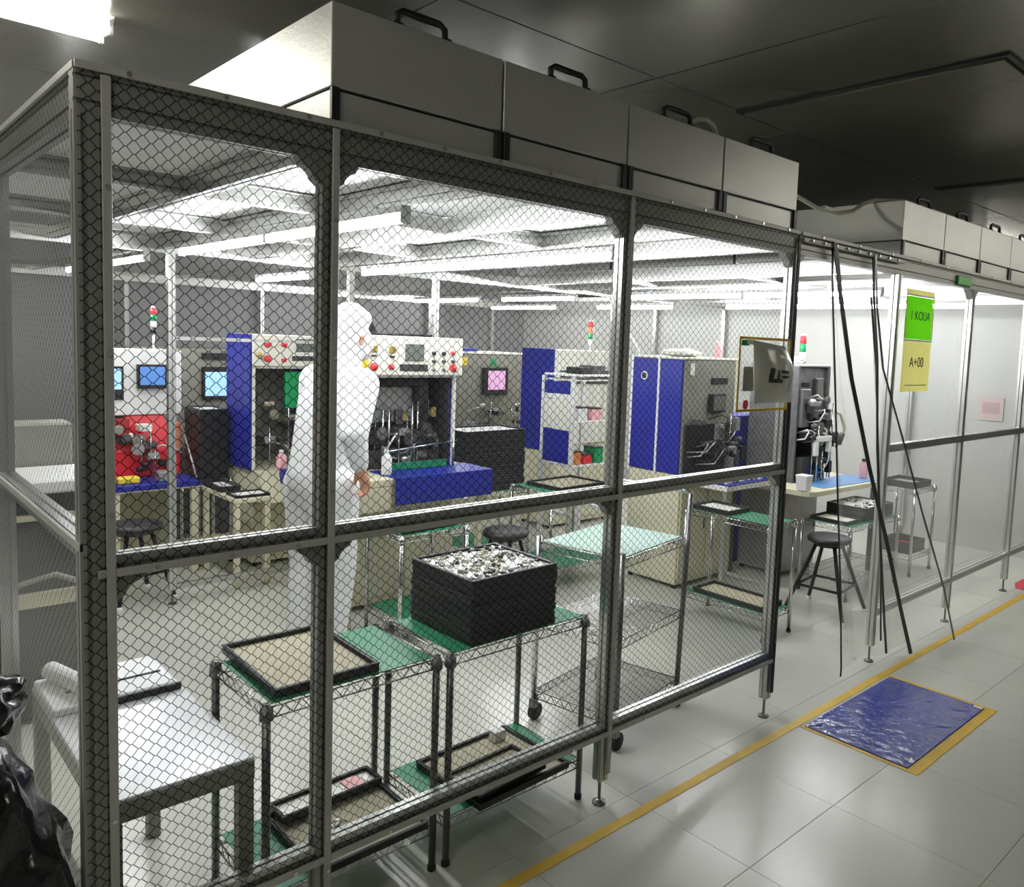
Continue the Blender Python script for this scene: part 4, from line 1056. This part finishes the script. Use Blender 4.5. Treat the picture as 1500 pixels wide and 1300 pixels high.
# large blue sided machine
r = E('bonding_machine', (3.58, 1.75, 0), 'large machine with blue side doors and a dark cluttered front', 'machine', group='assembly machines')
cabinet(r, 3.28, 3.90, 1.50, 1.97, .795)
part(MB().box(3.285, 1.505, .796, 3.87, 1.97, 1.585, .006), 'body', 'machine_grey', r)
part(MB().box(3.27, 1.733, .80, 3.284, 1.965, 1.58, .003), 'side_door', 'blue_panel', r)
part(MB().box(3.27, 1.515, .80, 3.284, 1.710, 1.58, .003), 'side_door', 'blue_panel', r)
part(MB().box(3.266, 1.712, .78, 3.284, 1.731, 1.60, .002), 'divider', 'white', r)
part(MB().box(3.272, 1.966, .78, 3.29, 1.985, 1.60, .002), 'divider', 'white', r)
pt = MB().cyl((3.2695, 1.85, 1.46), (3.262, 1.85, 1.46), .030, n=20); o = part(pt, 'cable_port', 'white', r); part(MB().cyl((3.2615, 1.85, 1.46), (3.258, 1.85, 1.46), .021, n=20), 'port_hole', 'black', o)
part(MB().box(3.275, 1.50, 1.5855, 3.88, 1.97, 1.60, .003), 'top_panel', 'cream', r)
part(MB().box(3.31, 1.49, .80, 3.86, 1.5045, 1.14, .003), 'front_cavity', 'black', r)
s = part(MB().box(3.56, 1.47, 1.22, 3.72, 1.5045, 1.35, .004), 'monitor', 'black', r); part(MB().box(3.575, 1.466, 1.235, 3.705, 1.4695, 1.335), 'screen', 'screen_grey', s)
part(MB().box(3.58, 1.494, 1.42, 3.76, 1.5045, 1.46), 'name_plate', 'black', r)
part(MB().box(3.34, 1.497, 1.48, 3.38, 1.5045, 1.56), 'sticker', 'white', r)
mech(r, 3.33, 3.85, 1.30, 1.49, .83, 1.22, 41, 26, ('machine_silver', 'machine_grey', 'steel_dark', 'black', 'machine_dark'))
part(MB().box(3.30, 1.12, .74, 3.92, 1.4895, .775, .004), 'worktop', 'cream', r)
for x in (3.31, 3.87): part(MB().box(x, 1.13, 0, x + .03, 1.16, .7395, .003), 'leg', 'machine_silver', r)
part(MB().box(3.31, 1.12, .7755, 3.91, 1.36, .780), 'blue_mat', 'blue_mat', r)
tag(MB().blob((3.55, 1.75, 1.625), (.18, .12, .03), 24, 10, lambda q, d: Vector((q.x, q.y, max(1.601, q.z + .02 * noise.noise(q * 14))))).build('plastic_sheet', 'bag_white', smooth=True), 'crumpled pale plastic sheet on top of the large blue sided machine', 'sheet')
rp = random.Random(77)
for k in range(16):
    x = 3.35 + (k % 8) * .065 + rp.uniform(-.01, .01); y = 1.17 + (k // 8) * .075 + rp.uniform(-.01, .01)
    o = MB().box(x - .016, y - .012, .7805, x + .016, y + .012, .7805 + rp.uniform(.01, .03), .004).build('small_part', rp.choice(('white', 'machine_silver', 'blue_light')))
    tag(o, 'small shiny workpiece on the blue mat of the large machine', 'workpiece', 'workpieces on the blue mat')
# blue low box right of it
tag(MB().box(4.05, 1.68, .0, 4.45, 2.0, 1.16, .006).build('blue_cabinet', 'blue_panel'), 'plain dark blue cabinet behind the entrance post', 'cabinet')

# right hand machine in the entrance
r = E('dispensing_machine', (4.4, 1.3, 0), 'silver grey machine with a signal lamp, seen through the entrance', 'machine', group='assembly machines')
cabinet(r, 4.15, 4.62, 1.22, 1.60, .675, 'machine_silver', 1)
m = MB()
top = [(3.93, 1.0), (3.93, .95), (3.95, .90), (4.0, .875), (4.93, .835), (4.95, .85), (4.95, 1.62), (3.93, 1.62)]
part(MB().prism([(x, y, .676) for x, y in top], (0, 0, .034)), 'table_top', 'beige', r)
for (x, y) in ((4.89, .88), (4.89, 1.54), (3.97, 1.54)): part(MB().box(x, y, 0, x + .04, y + .04, .6755, .003), 'leg', 'steel_dark', r)
part(MB().prism([(4.18, .92, .7105), (4.92, .865, .7105), (4.92, 1.15, .7105), (4.18, 1.15, .7105)], (0, 0, .005)), 'blue_mat', 'blue_light', r)
housing(r, 4.17, 4.62, 1.17, 1.58, .711, 1.575, 'machine_mid', 'machine_dark', 'machine_mid', 'machine_silver')
part(MB().box(4.19, 1.20, 1.20, 4.60, 1.24, 1.555, .004), 'upper_panel', 'machine_mid', r)
part(MB().box(4.20, 1.14, 1.12, 4.30, 1.19, 1.40, .004), 'valve_block', 'machine_mid', r)
part(MB().box(4.47, 1.13, .80, 4.58, 1.19, 1.18, .004), 'feeder_block', 'machine_mid', r)
part(MB().box(4.21, 1.12, .73, 4.45, 1.19, .90, .004), 'base_block', 'machine_dark', r)
part(MB().box(4.27, 1.19, 1.415, 4.36, 1.1995, 1.445), 'name_plate', 'black', r)
s = part(MB().box(4.42, 1.17, 1.30, 4.53, 1.1995, 1.475, .004), 'monitor', 'steel_dark', r); part(MB().box(4.435, 1.166, 1.32, 4.515, 1.1695, 1.455), 'screen', 'screen_grey', s)
mech(r, 4.20, 4.60, 1.05, 1.2, .73, 1.40, 51, 40, ('machine_silver', 'machine_mid', 'steel_dark', 'machine_dark', 'black', 'machine_mid'))
m = MB(); m.box(4.25, 1.04, 1.02, 4.47, 1.07, 1.06, .004); m.box(4.25, 1.04, .92, 4.29, 1.07, 1.0195, .004); m.box(4.43, 1.04, .94, 4.47, 1.07, 1.0195, .004)
part(m, 'clamp_frame', 'white', r)
part(MB().path([(4.62, 1.15, 1.24), (4.72, 1.12, 1.20), (4.76, 1.10, 1.10), (4.72, 1.09, 1.02), (4.64, 1.10, .96)], .011, 8), 'air_hose', 'beige_dark', r, True)
part(MB().cyl((4.70, 1.085, 1.06), (4.66, 1.09, .98), .022, n=10), 'hose_coupling', 'black', r, True)
signal_tower(r, 4.50, 1.35, 1.576, ('red_button', 'green_lamp', 'white'), .03, .024, .062)
tag(MB().blob((4.56, 1.40, 1.598), (.05, .09, .028), 20, 10, lambda q, d: Vector((q.x + .03, q.y + .06, max(1.577, q.z + .015 * noise.noise(q * 20))))).build('plastic_sheet', 'white', smooth=True), 'white crumpled wrap behind the signal lamp of the right machine', 'sheet')

# ------------------------------------------------------------------ person in a hooded coverall
def capsule_mesh(name, segs, voxel, m, smooth_it=6):
    mb = MB()
    for (p0, r0, p1, r1) in segs:
        p0 = Vector(p0); p1 = Vector(p1); d = p1 - p0; L = d.length
        if L < 1e-5: d = Vector((0, 0, 1)); 
        d = d.normalized(); a = d.orthogonal().normalized(); b = d.cross(a); rings = []
        for k in range(5): t = math.pi / 2 * (1 - k / 4.0); rings.append((p0 - d * (r0 * math.sin(t)), max(r0 * math.cos(t), 1e-4)))
        for k in range(5): t = math.pi / 2 * (k / 4.0); rings.append((p1 + d * (r1 * math.sin(t)), max(r1 * math.cos(t), 1e-4)))
        n = 16; vs = [c + a * (r * math.cos(2 * math.pi * i / n)) + b * (r * math.sin(2 * math.pi * i / n)) for (c, r) in rings for i in range(n)]
        fs = [[k * n + i, k * n + (i + 1) % n, (k + 1) * n + (i + 1) % n, (k + 1) * n + i] for k in range(len(rings) - 1) for i in range(n)]
        fs += [list(range(n - 1, -1, -1)), list(range((len(rings) - 1) * n, len(rings) * n))]
        mb.add(vs, fs)
    o = bpy.data.objects.new(name + '_tmp', mb.mesh(name, m)); COL.objects.link(o)
    md = o.modifiers.new('r', 'REMESH'); md.mode = 'VOXEL'; md.voxel_size = voxel; md.use_smooth_shade = True
    if smooth_it:
        sm = o.modifiers.new('s', 'SMOOTH'); sm.iterations = smooth_it; sm.factor = .5
    dg = bpy.context.evaluated_depsgraph_get(); me = bpy.data.meshes.new_from_object(o.evaluated_get(dg)); me.name = name
    bpy.data.objects.remove(o)
    me.materials.clear(); me.materials.append(M(m))
    me.polygons.foreach_set('use_smooth', [True] * len(me.polygons))
    return me
# local frame: +x forward, +y the person's left, z up; feet at the origin
Lx = lambda z: .21 * max(0, (z - .9)) / .94 * 1.0
H = dict(hipL=(0, .095, .90), hipR=(0, -.095, .90), kneeL=(.03, .11, .49), kneeR=(.0, -.11, .49), ankL=(-.02, .11, .09), ankR=(-.05, -.115, .09),
         pel=(0, 0, .95), waist=(.02, 0, 1.08), chest=(.07, 0, 1.30), neck=(.13, 0, 1.49), head=(.19, 0, 1.66),
         shL=(.10, .18, 1.42), shR=(.10, -.18, 1.42), elL=(.13, .25, 1.15), elR=(-.02, -.265, 1.19), wrL=(.27, .14, 1.02), wrR=(.01, -.275, 1.03))
def hand(w, d, side, upv=(0, 0, 1)):
    w = Vector(w); d = Vector(d).normalized(); s = Vector((0, 0, 1)).cross(d).normalized() * side; u = d.cross(s).normalized()
    if u.z < 0: u = -u
    segs = [(w, .024, w + d * .03, .026)]
    for k in range(4):                       # palm and four fingers of unequal length, bent at the knuckles
        off = s * (.030 - .020 * k)
        L = (.066, .076, .071, .055)[k]
        base = w + d * .085 + off
        segs.append((w + d * .02 + off * .6, .016, base, .0125))
        k1 = base + d * (L * .45) - u * (L * .12); k2 = k1 + d * (L * .25) - u * (L * .25); k3 = k2 + d * (L * .05) - u * (L * .25)
        segs += [(base, .0105, k1, .0098), (k1, .0098, k2, .0092), (k2, .0092, k3, .0085)]
    t0 = w + d * .025 + s * .030; t1 = t0 + d * .035 + s * .026 - u * .008; t2 = t1 + d * .030 + s * .006 - u * .012
    segs += [(t0, .0135, t1, .0115), (t1, .0112, t2, .0095)]
    return segs
body = []
body += [(H['pel'], .13, H['waist'], .12), (H['waist'], .12, H['chest'], .135), (H['chest'], .12, H['neck'], .062), (H['neck'], .056, (.16, 0, 1.56), .054)]
body += [((.165, 0, 1.70), .088, (.20, 0, 1.63), .074), ((.20, 0, 1.63), .072, (.235, 0, 1.575), .045)]
body += [((.265, 0, 1.655), .012, (.285, 0, 1.625), .015)]                                   # nose
body += [((.17, .085, 1.65), .016, (.165, .087, 1.62), .013), ((.17, -.085, 1.65), .016, (.165, -.087, 1.62), .013)]
for a in 'LR':
    body += [(H['sh' + a], .062, H['el' + a], .045), (H['el' + a], .043, H['wr' + a], .027)]
    body += [(H['hip' + a], .085, H['knee' + a], .058), (H['knee' + a], .056, H['ank' + a], .038)]
    an = Vector(H['ank' + a]); body += [(an + Vector((-.03, 0, -.04)), .035, an + Vector((.14, 0, -.055)), .028)]
    w = Vector(H['wr' + a]); dd = (w - Vector(H['el' + a])).normalized() + Vector((.25, 0, -.15)); body += hand(w, dd, 1 if a == 'R' else -1)
suit = [(H['pel'], .165, H['waist'], .16), (H['waist'], .16, H['chest'], .175), (H['chest'], .165, (.11, 0, 1.42), .12), ((.11, 0, 1.42), .11, (.14, 0, 1.52), .082)]
for a in 'LR':
    suit += [((.09, 0, 1.40), .10, H['sh' + a], .085), (H['sh' + a], .085, H['el' + a], .070), (H['el' + a], .068, Vector(H['el' + a]).lerp(Vector(H['wr' + a]), .92), .046)]
    suit += [(H['hip' + a], .128, H['knee' + a], .108), (H['knee' + a], .106, Vector(H['knee' + a]).lerp(Vector(H['ank' + a]), .85), .092)]
hood = [((.165, 0, 1.735), .096, (.16, 0, 1.67), .094), ((.16, 0, 1.67), .090, (.14, 0, 1.55), .084), ((.14, 0, 1.55), .084, (.11, 0, 1.46), .125)]
hood += [((.20, .045, 1.745), .055, (.20, -.045, 1.745), .055), ((.205, .066, 1.66), .036, (.20, .055, 1.58), .040), ((.205, -.066, 1.66), .036, (.20, -.055, 1.58), .040)]
person = E('person', (.88, 1.86, 0), 'person in a white hooded clean suit leaning towards the machine', 'person', math.radians(12))
def pp(name, segs, vox, m, it=6, parent=person): return inst(name, capsule_mesh(name, segs, vox, m, it), parent)
pp('body', body, .0065, 'skin', 3)
pp('coverall', suit, .012, 'suit', 8)
pp('hood', hood, .009, 'suit', 4)
pp('face_mask', [((.262, 0, 1.60), .045, (.245, 0, 1.575), .05), ((.235, .04, 1.60), .04, (.235, -.04, 1.60), .04)], .007, 'mask', 5)
for s_ in (1, -1): MB().blob((.262, .03 * s_, 1.672), (.008, .012, .008), 10, 8).build('eye', 'eye', person, True)
for a in 'LR':
    an = Vector(H['ank' + a]); pp('shoe_cover', [(an + Vector((-.045, 0, -.035)), .052, an + Vector((.15, 0, -.05)), .038), (an + Vector((-.01, 0, -.03)), .055, an + Vector((0, 0, .06)), .062)], .009, 'white', 5)
